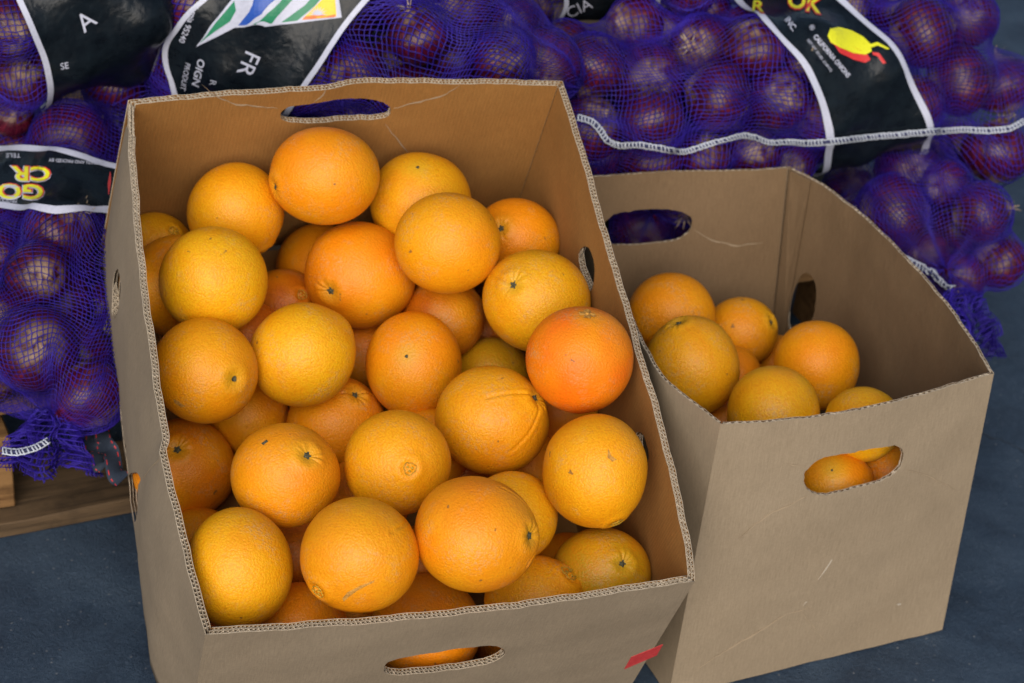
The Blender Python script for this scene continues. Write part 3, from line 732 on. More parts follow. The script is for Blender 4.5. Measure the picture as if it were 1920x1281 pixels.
        for j in range(8):
            a = j*math.pi/4; Vd.append((.0022*math.cos(a), .0022*math.sin(a), zt+.0004)); Vd.append((.0013*math.cos(a), .0013*math.sin(a), zt+.0022))
        for j in range(8): Fd.append((b+2*j, b+2*((j+1) % 8), b+2*((j+1) % 8)+1, b+2*j+1))
        Fd.append(tuple(b+2*j+1 for j in range(8)))
        so = link('calyx', mesh('calyx', Vd, Fd), M_SCAR, o)
    elif end in 'nN' and px is not None:
        zt = V[-1][2]; rr = r*(.115 if end == 'n' else .20); Vd = []; Fd = []; nn = 40
        for j in range(nn):
            a = 2*math.pi*j/nn; R_ = rr*(1+.10*math.sin(a*3+i)+.06*math.sin(a*7)); wd = .00035 if end == 'n' else .0006
            el = 1 if end == 'n' else (.72 if True else 1)
            sag = -(R_**2)/(2*r)
            for (q, h) in ((-wd, 0), (0, .0007), (wd, 0)):
                Vd.append(((R_+q)*math.cos(a), (R_+q)*math.sin(a)*el, zt-h-sag*1.0-.0003))
        for j in range(nn):
            a, b = 3*j, 3*((j+1) % nn); Fd += [(a, a+1, b+1, b), (a+1, a+2, b+2, b+1)]
        b0 = len(Vd)
        for q in range(5 if end == 'N' else 3):
            a = q*2.1+i; cx, cy = rr*.45*math.cos(a), rr*.38*math.sin(a); b = len(Vd)
            for j in range(10):
                t = 2*math.pi*j/10; Vd.append((cx+rr*.26*math.cos(t), cy+rr*.2*math.sin(t), zt-.0002)); 
            Vd.append((cx, cy, zt-.0014))
            for j in range(10): Fd.append((b+j, b+10, b+(j+1) % 10))
        link('navel', mesh('navel', Vd, Fd, True), M_NAVEL, o)
    if i in SCARS:
        dg = BVHTree.FromPolygons([tuple(q) for q in (Wd+c)], [tuple(f) for f in Fs])
        for poly in SCARS[i]:
            v2, f2 = cdt(poly, [], 4); pts = []
            for p in v2:
                h = dg.ray_cast(Vector(CAM), Vector(ray(*p)).normalized())
                pts.append(h[0]+h[1]*.00035 if h[0] else Vector(c))
            Vl = (np.array([tuple(q) for q in pts])-c)@Rm
            link('scar', mesh('scar', Vl, f2, True), M_SCAR if i == 18 else M_STEM if i == 15 else M_SCAR, o)
    return o
for i, row in enumerate(O): make_orange(i, row)

for q in range(len(O)):
    pass
have = [(np.array(r_[:3]), r_[3]) for r_ in O]; rgf = np.random.default_rng(5); nf = 0
for _ in range(20000):
    if nf >= 30: break
    ro = .036+.005*rgf.random()
    if nf % 3 < 2 or nf > 24:
        l_ = np.array([.01+ro+rgf.random()*(LW-.02-2*ro), .01+ro+rgf.random()*(LD-.02-2*ro), -LH+.008+ro+rgf.random()*.07]); p = LO+ML@l_; g_ = 0
    else:
        l_ = np.array([.01+ro+rgf.random()*(.285-.02-2*ro), .01+ro+rgf.random()*(.372-.02-2*ro), .006+ro+rgf.random()*.07]); p = gFL+rx*l_[0]+ry*l_[1]+UP*l_[2]; g_ = 1
    if all(np.linalg.norm(p-c_) > .97*(ro+rr) for c_, rr in have):
        have.append((p, ro)); nf += 1
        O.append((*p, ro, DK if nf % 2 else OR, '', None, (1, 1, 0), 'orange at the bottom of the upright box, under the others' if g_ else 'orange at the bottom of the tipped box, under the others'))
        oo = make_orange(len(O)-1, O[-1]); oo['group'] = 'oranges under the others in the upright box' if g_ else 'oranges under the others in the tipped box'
# ------------------------------------------------------------------ onions and their net bags
pB1 = (BL+Y*.012, Y); pL1 = (BL-X*.006, -X, -Y, -(BL+Y*.01)@Y); pB1 = pB1
pB2 = (rBR+n_b*.004, n_b); pR2 = (rBR+n_r*.02, n_r)
ONS, ONF = uvsphere(40, 28)
def onion_mesh(seed):
    rg = np.random.default_rng(seed); S = ONS
    th = np.arccos(np.clip(S[:, 2], -1, 1)); az = np.arctan2(S[:, 1], S[:, 0])
    R = 1+.02*np.sin(az*2+seed)+.012*np.sin(az*5+seed*2)*np.sin(th)
    Z_ = S[:, 2]*.86+.16*np.exp(-(th/.22)**2)+(-.05)*np.exp(-((math.pi-th)/.2)**2)
    V = np.stack([S[:, 0]*R, S[:, 1]*R, Z_], 1)*.0375
    return mesh('onion', V, ONF, True)
def wisp_mesh(seed):
    rg = np.random.default_rng(seed); Vd = []; Fd = []
    for q in range(11):
        a = rg.random()*6.28; ln = .004+.008*rg.random(); wd = .0008+.0014*rg.random(); lean = .0035+.008*rg.random(); tw = rg.normal(0, .003)
        b = len(Vd)
        for s in range(4):
            t = s/3; rad = .001+.0022+lean*t*t; w_ = wd*(1-.8*t)
            ca, sa_ = math.cos(a), math.sin(a)
            for sg in (-1, 1): Vd.append((rad*ca-sg*w_*sa_+tw*t, rad*sa_+sg*w_*ca, .034+ln*t))
        for s in range(3): Fd.append((b+2*s, b+2*s+1, b+2*s+3, b+2*s+2))
    return mesh('dry_neck', Vd, Fd, True)
def root_mesh(seed):
    rg = np.random.default_rng(seed); Vd = []; Fd = []
    for q in range(16):
        a = rg.random()*6.28; b = len(Vd); ln = .006+.012*rg.random(); p = np.array([.003*math.cos(a), .003*math.sin(a), -.033]); d = nrm(np.array([math.cos(a), math.sin(a), -.9])+rg.normal(0, .4, 3))
        for s in range(5):
            for j in range(3):
                t = j*2.094; Vd.append(tuple(p+.00035*np.array([math.cos(t), math.sin(t), 0])))
            p = p+d*ln/4; d = nrm(d+rg.normal(0, .35, 3))
        for s in range(4):
            for j in range(3): Fd.append((b+3*s+j, b+3*s+(j+1) % 3, b+3*s+3+(j+1) % 3, b+3*s+3+j))
    return mesh('root_tuft', Vd, Fd, True)
ONM = [onion_mesh(s) for s in range(4)]; WSM = [wisp_mesh(s) for s in range(3)]; RTM = [root_mesh(s) for s in range(3)]
for m_ in ONM: m_.materials.append(M_ONION)
for m_ in WSM+RTM: m_.materials.append(M_DRY)

class Bag:
    def __init__(s, name, c, axis, a, r, label, where, floor=.74, lim=(-90, -90, 2010, 1340), pole=None):
        c = np.array(pole)-nrm(np.array(axis, float))*(a+r) if pole is not None else c
        s.c = np.array(c, float); s.ax = nrm(np.array(axis, float)); s.a = a; s.r = r; s.where = where
        s.e1 = nrm(np.cross(s.ax, [0, 0, 1])); s.e2 = np.cross(s.e1, s.ax); s.floor = floor; s.lim = lim; s.on = []; s.planes = [(np.array([0, 0, .147]), np.array([0, 0, 1.0]))]; s.objs = []; s.listed = []
        s.root = empty('onion_bag', tuple(s.c-np.array([0, 0, r]))); tag(s.root, label, 'bag', 'purple net bags of red onions')
        s.rg = np.random.default_rng(int(abs(c[0])*1000+len(label)))
    def sdf(s, p):
        q = p-s.c; t = np.clip(q@s.ax, -s.a, s.a); return np.linalg.norm(q-s.ax*t)-s.r
    def add(s, p, ro, label=None, wisp=None):
        i = len(s.on); s.on.append((p, ro)); rg = s.rg
        o = link('onion', ONM[i % 4]); k = ro/.0375
        d = nrm(rg.normal(size=3)+np.array([0, -.5, .5])); 
        q = Vector(d).to_track_quat('Z', 'Y') if rg.random() > .4 else Vector(-d).to_track_quat('Z', 'Y')
        o.matrix_world = Matrix.Translation(Vector(p)) @ q.to_matrix().to_4x4() @ Matrix.Scale(k, 4)
        tag(o, label or ('round red onion deep in '+s.where), 'onion', 'red onions in '+s.where); s.objs.append((o, p, ro, label))
        c1 = link('dry_neck', WSM[i % 3], None, o) if rg.random() < .3 else None; c2 = link('root_tuft', RTM[i % 3], None, o) if rg.random() < .35 else None
    def at_px(s, px, py, rpx, label=None):
        rpx = rpx*1.10
        d = ray(px, py); best = None
        for t in np.arange(1.5, 3.2, .004):
            p = CAM+d*t; ro = rpx*t/F; v = s.sdf(p)+ro
            if best is None or v < best[0]: best = (v, p, ro)
            if v < 0: break
        p, ro = best[1], best[2]
        for _ in range(12):                             # slide away from its neighbours along the view
            mv = 0
            for (q, rq) in s.on:
                gap = np.linalg.norm(p-q)-.96*(ro+rq)
                if gap < 0: mv = max(mv, -gap)
            for pl_ in s.planes:
                if len(pl_) > 2 and p@pl_[2] < pl_[3]-ro: continue
                gap = (p-pl_[0])@pl_[1]-ro-.004
                if gap < 0: mv = max(mv, -gap*1.2)
            if mv == 0: break
            p = p+nrm(d)*mv*.7
        s.add(p, ro, label); s.listed.append((proj(p), ro*F/((p-CAM)@R3[2]), (p-CAM)@R3[2]))
    def fill(s, n, rmin=.034, rmax=.042):
        """pack the shell of the bag: throw in too many, then push them apart along the shell"""
        rg = s.rg; P = []; Rr = []; fixed = len(s.on)
        FP = np.array([q for q, _ in s.on]).reshape(-1, 3); FR = np.array([r for _, r in s.on])
        def shell(p, ro, inner):
            q = p-s.c; t = np.clip(q@s.ax, -s.a, s.a); b = s.c+s.ax*t; d = p-b; L = np.linalg.norm(d)+1e-9
            p = b+d/L*(s.r-ro if not inner else (s.r-ro)*.3)
            for pl_ in s.planes:
                if len(pl_) > 2 and p@pl_[2] < pl_[3]-ro: continue
                g = (p-pl_[0])@pl_[1]-ro-.004
                if g < 0: p = p-pl_[1]*g
            return p
        IN = []
        for _ in range(9000):
            if len(P) >= n*2.2: break
            ro = rmin+(rmax-rmin)*rg.random(); t = (rg.random()*2-1)*(s.a+s.r); d = nrm(rg.normal(size=3)-0*s.ax)
            inner = rg.random() < .22
            p = shell(s.c+s.ax*t+d*s.r, ro, inner)
            if (p-s.c)@nrm(CAM-s.c) < -.035: continue
            pp = proj(p)
            if not (s.lim[0] < pp[0] < s.lim[2] and s.lim[1] < pp[1] < s.lim[3]): continue
            if all(np.linalg.norm(p-q) > .70*(ro+rq) for q, rq in list(zip(P, Rr))+s.on): P.append(p); Rr.append(ro); IN.append(inner)
        if not P: return
        P = np.array(P); Rr = np.array(Rr)
        for it in range(140):
            mv = np.zeros_like(P)
            for a in range(len(P)):
                d = P[a]-P; L = np.linalg.norm(d, axis=1)+1e-9; ov = np.maximum(0, .97*(Rr[a]+Rr)-L); ov[a] = 0
                mv[a] += (d/L[:, None]*ov[:, None]).sum(0)*.4
                if fixed:
                    d = P[a]-FP; L = np.linalg.norm(d, axis=1)+1e-9; ov = np.maximum(0, .95*(Rr[a]+FR)-L); mv[a] += (d/L[:, None]*ov[:, None]).sum(0)*.7
            P = P+mv
            for a in range(len(P)): P[a] = shell(P[a], Rr[a], IN[a])
        kept = []
        for a in range(len(P)):
            if all(np.linalg.norm(P[a]-q) > .80*(Rr[a]+rq) for q, rq in s.on): s.add(P[a], Rr[a])
    def membrane(s, cell=.0052, taut=320):
        prof = math.pi*s.r/2; Lp = 2*prof+2*s.a
        nu = int(Lp/cell); nv = int(2*math.pi*s.r/cell)
        ss = (np.arange(nu)+.5)/nu*Lp
        O_ = np.zeros(nu); phi = np.zeros(nu)            # origin along axis and polar angle
        for i, q in enumerate(ss):
            if q < prof: O_[i] = -s.a; phi[i] = math.pi-(q/s.r)
            elif q < prof+2*s.a: O_[i] = -s.a+(q-prof); phi[i] = math.pi/2
            else: O_[i] = s.a; phi[i] = math.pi/2-(q-prof-2*s.a)/s.r
        v = np.arange(nv)/nv*2*math.pi
        Or = s.c[None]+np.outer(O_, s.ax)
        D = (np.sin(phi)[:, None, None]*(np.cos(v)[None, :, None]*s.e1+np.sin(v)[None, :, None]*s.e2)+np.cos(phi)[:, None, None]*s.ax)
        C_ = np.full((nu, nv), s.r*s.floor)
        for (q, ro) in s.on:
            oc = Or-q; b = np.einsum('ik,ijk->ij', oc, D); cc = (oc*oc).sum(1)[:, None]-(ro*1.0+.0015)**2
            disc = b*b-cc; m = disc > 0
            t = np.where(m, -b+np.sqrt(np.maximum(disc, 0)), 0); C_ = np.maximum(C_, t)
        C_ = np.minimum(C_, s.r*1.5)
        R = np.full((nu, nv), s.r*1.02); R = np.maximum(R, C_)
        def avg(R):
            up = np.vstack([R[:1], R[:-1]]); dn = np.vstack([R[1:], R[-1:]])
            return (up+dn+np.roll(R, 1, 1)+np.roll(R, -1, 1))/4
        sh = 1-.0032
        fold = 1+.05*np.sin(v*13+3*np.sin(v*2))[None]*np.exp(-(np.minimum(ss, Lp-ss)/.035)**2)[:, None]
        for _ in range(taut): R = np.maximum(C_, avg(R)*sh)
        R = np.maximum(R*fold, C_*.98)
        def limit(R, off):
            for pl_ in s.planes:
                po, pn = pl_[:2]; num = ((po+pn*off-Or)@pn)[:, None]; den = D@pn
                lim = np.where((den < -1e-4) & (num < 0), num/np.minimum(den, -1e-4), 9)
                if len(pl_) > 2:
                    Pt = Or[:, None, :]+D*np.minimum(R, lim)[..., None]; lim = lim+np.clip((pl_[3]-Pt@pl_[2])/.02, 0, 1)*.2
                R = np.minimum(R, lim)
            return R
        R = limit(R, .004)
        s.C, s.R, s.Or, s.D, s.nu, s.nv, s.avg = C_, R, Or, D, nu, nv, avg; s.Lp = Lp; s.phi = phi
        Rf = R.copy()
        for _ in range(60): Rf = np.maximum(R, avg(Rf)+0)
        for _ in range(3): Rf = avg(Rf)
        s.Rf = np.maximum(Rf, R)+.0022
        Rf0 = s.Rf.copy(); s.Rf = limit(s.Rf, .0015); s.cut = (Rf0-s.Rf) > .012
        return s
    def samp(s, G, iu, iv):
        iu = np.clip(iu, 0, s.nu-1.001); i0 = np.floor(iu).astype(int); fu = (iu-i0)
        iv = np.mod(iv, s.nv); j0 = np.floor(iv).astype(int) % s.nv; fv = iv-np.floor(iv); j1 = (j0+1) % s.nv
        i1 = np.minimum(i0+1, s.nu-1)
        if G.ndim == 3: fu = fu[..., None]; fv = fv[..., None]
        return (G[i0, j0]*(1-fv)+G[i0, j1]*fv)*(1-fu)+(G[i1, j0]*(1-fv)+G[i1, j1]*fv)*fu
    def net(s, amp=1.3, thick=.00047):
        nu, nv = s.nu, s.nv; rg = s.rg
        I, J = np.meshgrid(np.arange(nu, dtype=float), np.arange(nv+1, dtype=float), indexing='ij')
        def sm(k):
            o = 0
            for _ in range(7):
                m = rg.integers(1, 9); w_ = rg.normal(0, .16); p = rg.random()*6.28
                o = o+np.sin(I*w_+J/nv*2*math.pi*m+p)
            return o/2.2*k
        Iu = I+sm(amp)+rg.normal(0, .10, I.shape); Jv = J+sm(amp)+rg.normal(0, .10, I.shape)
        Iu[:, -1] = Iu[:, 0]; Jv[:, -1] = Jv[:, 0]+nv
        P3 = s.Or[:, None, :]+s.D*s.R[:, :, None]
        N3 = s.D
        P = s.samp(P3, Iu, Jv); N = s.samp(np.ascontiguousarray(N3), Iu, Jv)
        P = P+N*rg.normal(0, .0003, I.shape)[..., None]
        cen = nrm_rows(CAM-P); vis = (N*cen).sum(-1) > -.14
        pp = proj(P); vis &= (pp[..., 0] > -160) & (pp[..., 0] < 2080) & (pp[..., 1] > -200) & (pp[..., 1] < 1300)
        Vs = []; Fs = []; base = 0
        for fam in (0, 1):
            T = np.roll(P, -1, fam)-np.roll(P, 1, fam)
            T = T/(np.linalg.norm(T, axis=-1, keepdims=True)+1e-9)
            B = np.cross(N, T); B /= (np.linalg.norm(B, axis=-1, keepdims=True)+1e-9); Nn = np.cross(T, B)
            ring = []; TH = thick*np.clip(np.linalg.norm(s.samp(P3, Iu, Jv+1)-s.samp(P3, Iu, Jv), axis=-1)/.004, .42, 1)[..., None]
            for a in (0, 2.094, 4.189): ring.append(P+TH*(math.cos(a)*Nn*.8+math.sin(a)*B*1.25))
            ring = np.stack(ring, 2)                     # nu, nv+1, 3, 3
            Vs.append(ring.reshape(-1, 3)); idx = np.arange(nu*(nv+1)).reshape(nu, nv+1)*3+base
            if fam == 0: a, b, ok = idx[:-1], idx[1:], vis[:-1] & vis[1:]
            else: a, b, ok = idx[:, :-1], idx[:, 1:], vis[:, :-1] & vis[:, 1:]
            if fam == 0: a, b, ok = a[:, :-1], b[:, :-1], ok[:, :-1]
            a, b = a[ok], b[ok]
            for j in range(3): Fs.append(np.stack([a+j, b+j, b+(j+1) % 3, a+(j+1) % 3], 1))
            base += nu*(nv+1)*3
        V = np.vstack(Vs); Fc = np.vstack(Fs)
        used = np.unique(Fc); remap = np.zeros(len(V), int); remap[used] = np.arange(len(used))
        me = mesh('net', local(V[used], s.root), remap[Fc], True)
        s.netobj = tag(link('net', me, M_NET, s.root), kind='stuff')
        # coarse surface for ray casts
        Pq = P3; q = np.arange(nu*nv).reshape(nu, nv)
        A = q[:-1]; Bq = q[1:]; f = np.stack([A, Bq, np.roll(Bq, -1, 1), np.roll(A, -1, 1)], -1).reshape(-1, 4)
        s.bvh = BVHTree.FromPolygons([tuple(v) for v in Pq.reshape(-1, 3)], [tuple(int(k_) for k_ in r_) for r_ in f])
        print(s.where, 'onions', len(s.on), 'net quads', len(Fc))
        return s
    def label(s, edge0, edge1, border=.0085, text='label'):
        """film band between two edges given in the photograph; each edge is u as a function of v"""
        P3 = s.Or[:, None, :]+s.D*s.Rf[:, :, None]; pp = proj(P3); N = s.D
        vis = (N*nrm_rows(CAM-P3)).sum(-1) > .05
        def edge(pxs):
            us = []; vs = []
            for p in pxs:
                d = np.linalg.norm(pp-np.array(p), axis=-1)+np.where(vis, 0, 1e5); k_ = np.unravel_index(np.argmin(d), d.shape)
                us.append(k_[0]); vs.append(k_[1])
            vs = np.array(vs, float); us = np.array(us, float); ref = vs[len(vs)//2]
            vs = (vs-ref+s.nv/2) % s.nv; o = np.argsort(vs)
            return lambda j: np.interp((j-ref+s.nv/2) % s.nv, vs[o], us[o])
        f0, f1 = edge(edge0), edge(edge1)
        J = np.arange(s.nv, dtype=float); u0 = f0(J); u1 = f1(J)
        k5 = np.ones(5)/5
        u0 = np.convolve(np.r_[u0[-2:], u0, u0[:2]], k5, 'valid'); u1 = np.convolve(np.r_[u1[-2:], u1, u1[:2]], k5, 'valid')
        if u0.mean() > u1.mean(): u0, u1 = u1, u0
        nb = 2; nm_ = 46; cell = s.Lp/s.nu; bw = border/cell
        rows = [u0, u0+bw/2, u0+bw]+[u0+bw+(u1-u0-2*bw)*t for t in np.linspace(0, 1, nm_)[1:-1]]+[u1-bw, u1-bw/2, u1]
        U = np.stack(rows, 0); Jm = np.broadcast_to(J, U.shape)
        P = s.samp(P3, U, Jm); Nn = s.samp(np.ascontiguousarray(N), U, Jm)
        keep = ((Nn*nrm_rows(CAM-P)).sum(-1) > -.45) & (s.samp(s.cut.astype(float), U, Jm) < .5)
        n0, n1 = U.shape; q = np.arange(n0*n1).reshape(n0, n1); Fs = []; mats = []
        for i in range(n0-1):
            for j in range(n1):
                j2 = (j+1) % n1
                if keep[i, j] and keep[i+1, j2]:
                    Fs.append((q[i, j], q[i+1, j], q[i+1, j2], q[i, j2])); mats.append(1 if (i < 2 or i > n0-4) else 0)
        V = P.reshape(-1, 3); V2 = V-Nn.reshape(-1, 3)*.0003; nF = len(Fs)
        s.lab = link('label_band', mesh('label_band', local(V, s.root), Fs, True, mats), [M_FILM, M_WHITE], s.root)
        s.lbvh = BVHTree.FromPolygons([tuple(v) for v in V], [tuple(int(k_) for k_ in f) for f in Fs])
        return s
    def cast(s, px, py, off, tree=None):
        tree = tree or s.lbvh
        h = tree.ray_cast(Vector(CAM), Vector(ray(px, py)).normalized())
        if h[0] is None: return None
        n = h[1] if h[1].dot(Vector(CAM)-h[0]) > 0 else -h[1]
        return np.array(h[0]+n*off)
    def stick(s, v2, f2, off, mat, name, parent=None):
        P = [s.cast(p[0], p[1], off) for p in v2]
        Fs = [f for f in f2 if all(P[i] is not None for i in f)]
        if not Fs: return None
        V = [p if p is not None else s.c for p in P]
        return link(name, mesh(name, local(V, s.root), Fs, False), mat, parent or s.lab)
    def poly(s, pts, mat, name='emblem', off=.0007):
        v2, f2 = cdt(pts, [], 7); return s.stick(v2, f2, off, mat, name)
    def text(s, string, o, ang, h, mat, off=.0010, sx=1.0, bold=0.0, shear=0.0):
        cu = bpy.data.curves.new('lettering', 'FONT'); cu.body = string; cu.size = 1.0; cu.offset = bold; cu.shear = shear; cu.resolution_u = 3
        ob = bpy.data.objects.new('lettering_tmp', cu); COL.objects.link(ob)
        bpy.context.view_layer.update(); dg = bpy.context.evaluated_depsgraph_get()
        me = bpy.data.meshes.new_from_object(ob.evaluated_get(dg)); bpy.data.objects.remove(ob); bpy.data.curves.remove(cu)
        a = math.radians(ang); dx = np.array([math.cos(a), math.sin(a)]); up = np.array([math.sin(a), -math.cos(a)]); k_ = h/.7
        bm = bmesh.new(); bm.from_mesh(me); bmesh.ops.triangulate(bm, faces=bm.faces); bm.to_mesh(me); bm.free()
        v2 = [np.array(o)+v.co.x*k_*sx*dx+v.co.y*k_*up for v in me.vertices]; f2 = [tuple(p.vertices) for p in me.polygons]
        bpy.data.meshes.remove(me)
        return s.stick(v2, f2, off, mat, 'lettering')
    def seam(s, pxs, w_px=9, step=6.5, zf=None):
        pts = np.array(pxs, float); L = np.r_[0, np.cumsum(np.linalg.norm(np.diff(pts, axis=0), axis=1))]
        n = int(L[-1]/3); t = np.linspace(0, L[-1], n); xy = np.stack([np.interp(t, L, pts[:, 0]), np.interp(t, L, pts[:, 1])], 1)
        for _ in range(6): xy[1:-1] = (xy[:-2]+xy[1:-1]*2+xy[2:])/4
        tan = np.gradient(xy, axis=0); tan /= np.linalg.norm(tan, axis=1, keepdims=True); nor = np.stack([-tan[:, 1], tan[:, 0]], 1)
        def c3(p, off):
            if zf is not None: return atz(p[0], p[1], zf)+np.array([0, -1, 1])*off*.7
            q = s.cast(p[0], p[1], off, s.bvh)
            if hasattr(s, 'lbvh'):
                q2 = s.cast(p[0], p[1], off, s.lbvh)
                if q2 is not None and (q is None or (q2-CAM)@R3[2] < (q-CAM)@R3[2]): q = q2
            if q is None:
                h = s.bvh.find_nearest(Vector(CAM+ray(*p)*((s.c-CAM)@R3[2]))); q = np.array(h[0]+h[1].normalized()*off*(1))
            return q
        Vd = []; Fd = []; mi = []
        def tube(P, r, m_):
            b = len(Vd); k_ = 5; P = [np.array(p) for p in P]
            for i in range(len(P)):
                tg = nrm(P[min(i+1, len(P)-1)]-P[max(i-1, 0)]+1e-9); u = nrm(np.cross(tg, R3[2])); v = np.cross(tg, u)
                for j in range(k_):
                    a = j*2*math.pi/k_; Vd.append(P[i]+r*(math.cos(a)*u+math.sin(a)*v))
            for i in range(len(P)-1):
                for j in range(k_): Fd.append((b+i*k_+j, b+i*k_+(j+1) % k_, b+(i+1)*k_+(j+1) % k_, b+(i+1)*k_+j)); mi.append(m_)
        rg = s.rg
        tube([c3(xy[i], .0025) for i in range(n)], .0021, 1)
        for sg in (-1, 1): tube([c3(xy[i]+nor[i]*sg*w_px/2+rg.normal(0, .4, 2), .0030) for i in range(n)], .00075, 0)
        d = 0; st_ = L[-1]/n
        while d < L[-1]:
            i = min(n-1, int(d/st_)); i2 = min(n-1, i+1)
            a = xy[i]-nor[i]*w_px*.55; b = xy[i2]+nor[i2]*w_px*.55
            tube([c3(a, .003), c3((a+b)/2, .0052), c3(b, .003)], .0008, 0); d += step*(.8+.4*rg.random())
        return tag(link('stitched_seam', mesh('stitched_seam', local(Vd, s.root), Fd, True, mi), [M_THR, M_THRD], s.root), kind='stuff')
    def tuft(s, base, direction, length, width, n=260, spread=1.0):
        """the bunched end of the net beyond its tie: crumpled threads"""
        rg = s.rg; base = np.array(base); d0 = nrm(np.array(direction)); u = nrm(np.cross(d0, [.1, .2, 1])); v = np.cross(d0, u); Vd = []; Fd = []
        def strand(P, r):
            b = len(Vd)
            for i in range(len(P)):
                tg = nrm(P[min(i+1, len(P)-1)]-P[max(i-1, 0)]+1e-9); a_ = nrm(np.cross(tg, [.31, .52, .8])); b_ = np.cross(tg, a_)
                for j in range(3):
                    a = j*2.094; Vd.append(P[i]+r*(math.cos(a)*a_+math.sin(a)*b_))
            for i in range(len(P)-1):
                for j in range(3): Fd.append((b+i*3+j, b+i*3+(j+1) % 3, b+(i+1)*3+(j+1) % 3, b+(i+1)*3+j))
        K = 26; rows = 26
        ph = rg.random(8)*6.28
        def S_(a, t, lay):
            rad = (.010+width*t**.8*(.75+.3*lay))*(1+.28*math.sin(a*5+ph[0]+t*2)+.2*math.sin(a*9+ph[1]))
            return base+d0*(length*t*(1+.12*math.sin(a*4+ph[2])))+(u*math.cos(a)+v*math.sin(a))*rad+(u*math.sin(t*14+a*3)+v*math.cos(t*11+a*4))*.003+np.array([0, 0, -.02*t*t*spread])
        for lay in (0, 1, 2):
            for j in range(n//4):
                a = 2*math.pi*j/(n//4); strand([S_(a+.1*math.sin(t*9+j), t, lay*.35) for t in np.linspace(0, 1, 9)], .0005)
            for i in range(int(length/.0045)):
                t = (i+.5)/int(length/.0045); strand([S_(a, t, lay*.35) for a in np.linspace(0, 2*math.pi, 42)], .0005)
        return tag(link('net_tuft', mesh('net_tuft', local(Vd, s.root), Fd, True), M_NET, s.root), kind='stuff')
def nrm_rows(A): return A/np.linalg.norm(A, axis=-1, keepdims=True)

AY = math.radians(27)
# big bag at the upper right
b5 = Bag('b5', atz(1478, 160, .345)+np.array([0, .02, 0]), (math.cos(AY), math.sin(AY), .0), .196, .108, 'large purple net bag of red onions, yellow onion emblem on its black label', 'the large upper right bag', .52)
b5.planes += [(rBR+n_b*.004, n_b, -UP, -.316)]
for q in [(1111, 125, 58, 'red onion at the left end of the upper right bag, above the seam'), (1214, 150, 66, 'broad red onion left of the hairy one in the upper right bag'), (1211, 250, 70, 'red onion crossed by the white seam at the left end of the bag'),
          (1346, 180, 62, 'shiny red onion with dry roots above it, middle of the upper right bag'), (1458, 185, 55, 'shiny red onion touching the left edge of the emblem label'), (1314, 87, 56, 'red onion with a dry neck near the top of the upper right bag'),
          (1190, 50, 55, None), (1400, 70, 56, None), (1324, 20, 50, None), (1411, 290, 50, 'red onion below the seam, second from the emblem label'), (1320, 295, 46, None), (1480, 300, 46, 'red onion below the seam touching the emblem label'),
          (1728, 60, 62, 'red onion right of the emblem label near its top'), (1798, 150, 64, 'red onion with long pale roots right of the emblem label'), (1880, 160, 56, 'rightmost red onion above the seam of the upper right bag'), (1815, 35, 52, None),
          (1868, 285, 60, 'red onion hanging lowest at the right end, below the seam'), (1790, 275, 52, 'red onion below the seam just right of the black label'), (1680, 20, 50, None), (1060, 90, 48, None)]:
    b5.at_px(*q)
b5.fill(60); b5.membrane().net()
b5.label([(1375, -10), (1435, 45), (1500, 110), (1538, 200), (1548, 260), (1540, 325)], [(1570, -10), (1640, 50), (1700, 120), (1735, 190), (1752, 250), (1735, 305)])
b5.seam([(1085, 222), (1110, 228), (1125, 245), (1135, 262), (1160, 270), (1200, 268), (1240, 275), (1280, 283), (1310, 275), (1350, 262), (1390, 250), (1415, 253), (1440, 265), (1480, 262), (1520, 265), (1560, 262), (1620, 255), (1700, 248), (1750, 243), (1800, 240), (1850, 245), (1890, 243), (1918, 228)])
b5.text('OK', (1474, 14), 12, 30, M_PRED, .0008, 1.0, .05); b5.text('OK', (1474, 13), 12, 30, M_YEL, .0012, 1.0, .02)
b5.text('R', (1408, 22), 8, 20, M_PRED, .0008, 1.3, .05); b5.text('R', (1408, 21), 8, 20, M_YEL, .0012, 1.3, .02)
b5.text('K', (1508, 38), 14, 26, M_YEL, .0012, 1.1, .02) if False else None
b5.text('INC.', (1470, 38), 55, 11, M_WHITE, sx=.9, bold=.02); b5.text('®', (1516, 52), 50, 9, M_WHITE)
b5.text('CALIFORNIA ONIONS', (1524, 70), 50, 9, M_WHITE, sx=.78, bold=.02)
b5.text('NET WT. 50 LBS. 22.68 KG', (1512, 76), 53, 5, M_WHITE, sx=.9)
b5.poly([(1555, 78), (1565, 72), (1590, 84), (1625, 100), (1632, 112), (1622, 118), (1600, 112), (1575, 100)], M_PRED, off=.0006)
b5.poly([(1551, 68), (1556, 55), (1572, 52), (1595, 58), (1618, 70), (1632, 84), (1634, 97), (1622, 103), (1600, 100), (1575, 90), (1557, 80)], M_YEL, off=.0010)
b5.poly([(1630, 84), (1645, 80), (1667, 92), (1664, 94), (1645, 86), (1634, 90)], M_YEL, off=.0010)
b5.poly([(1635, 98), (1648, 100), (1661, 118), (1655, 120), (1645, 106), (1636, 103)], M_PRED, off=.0008)

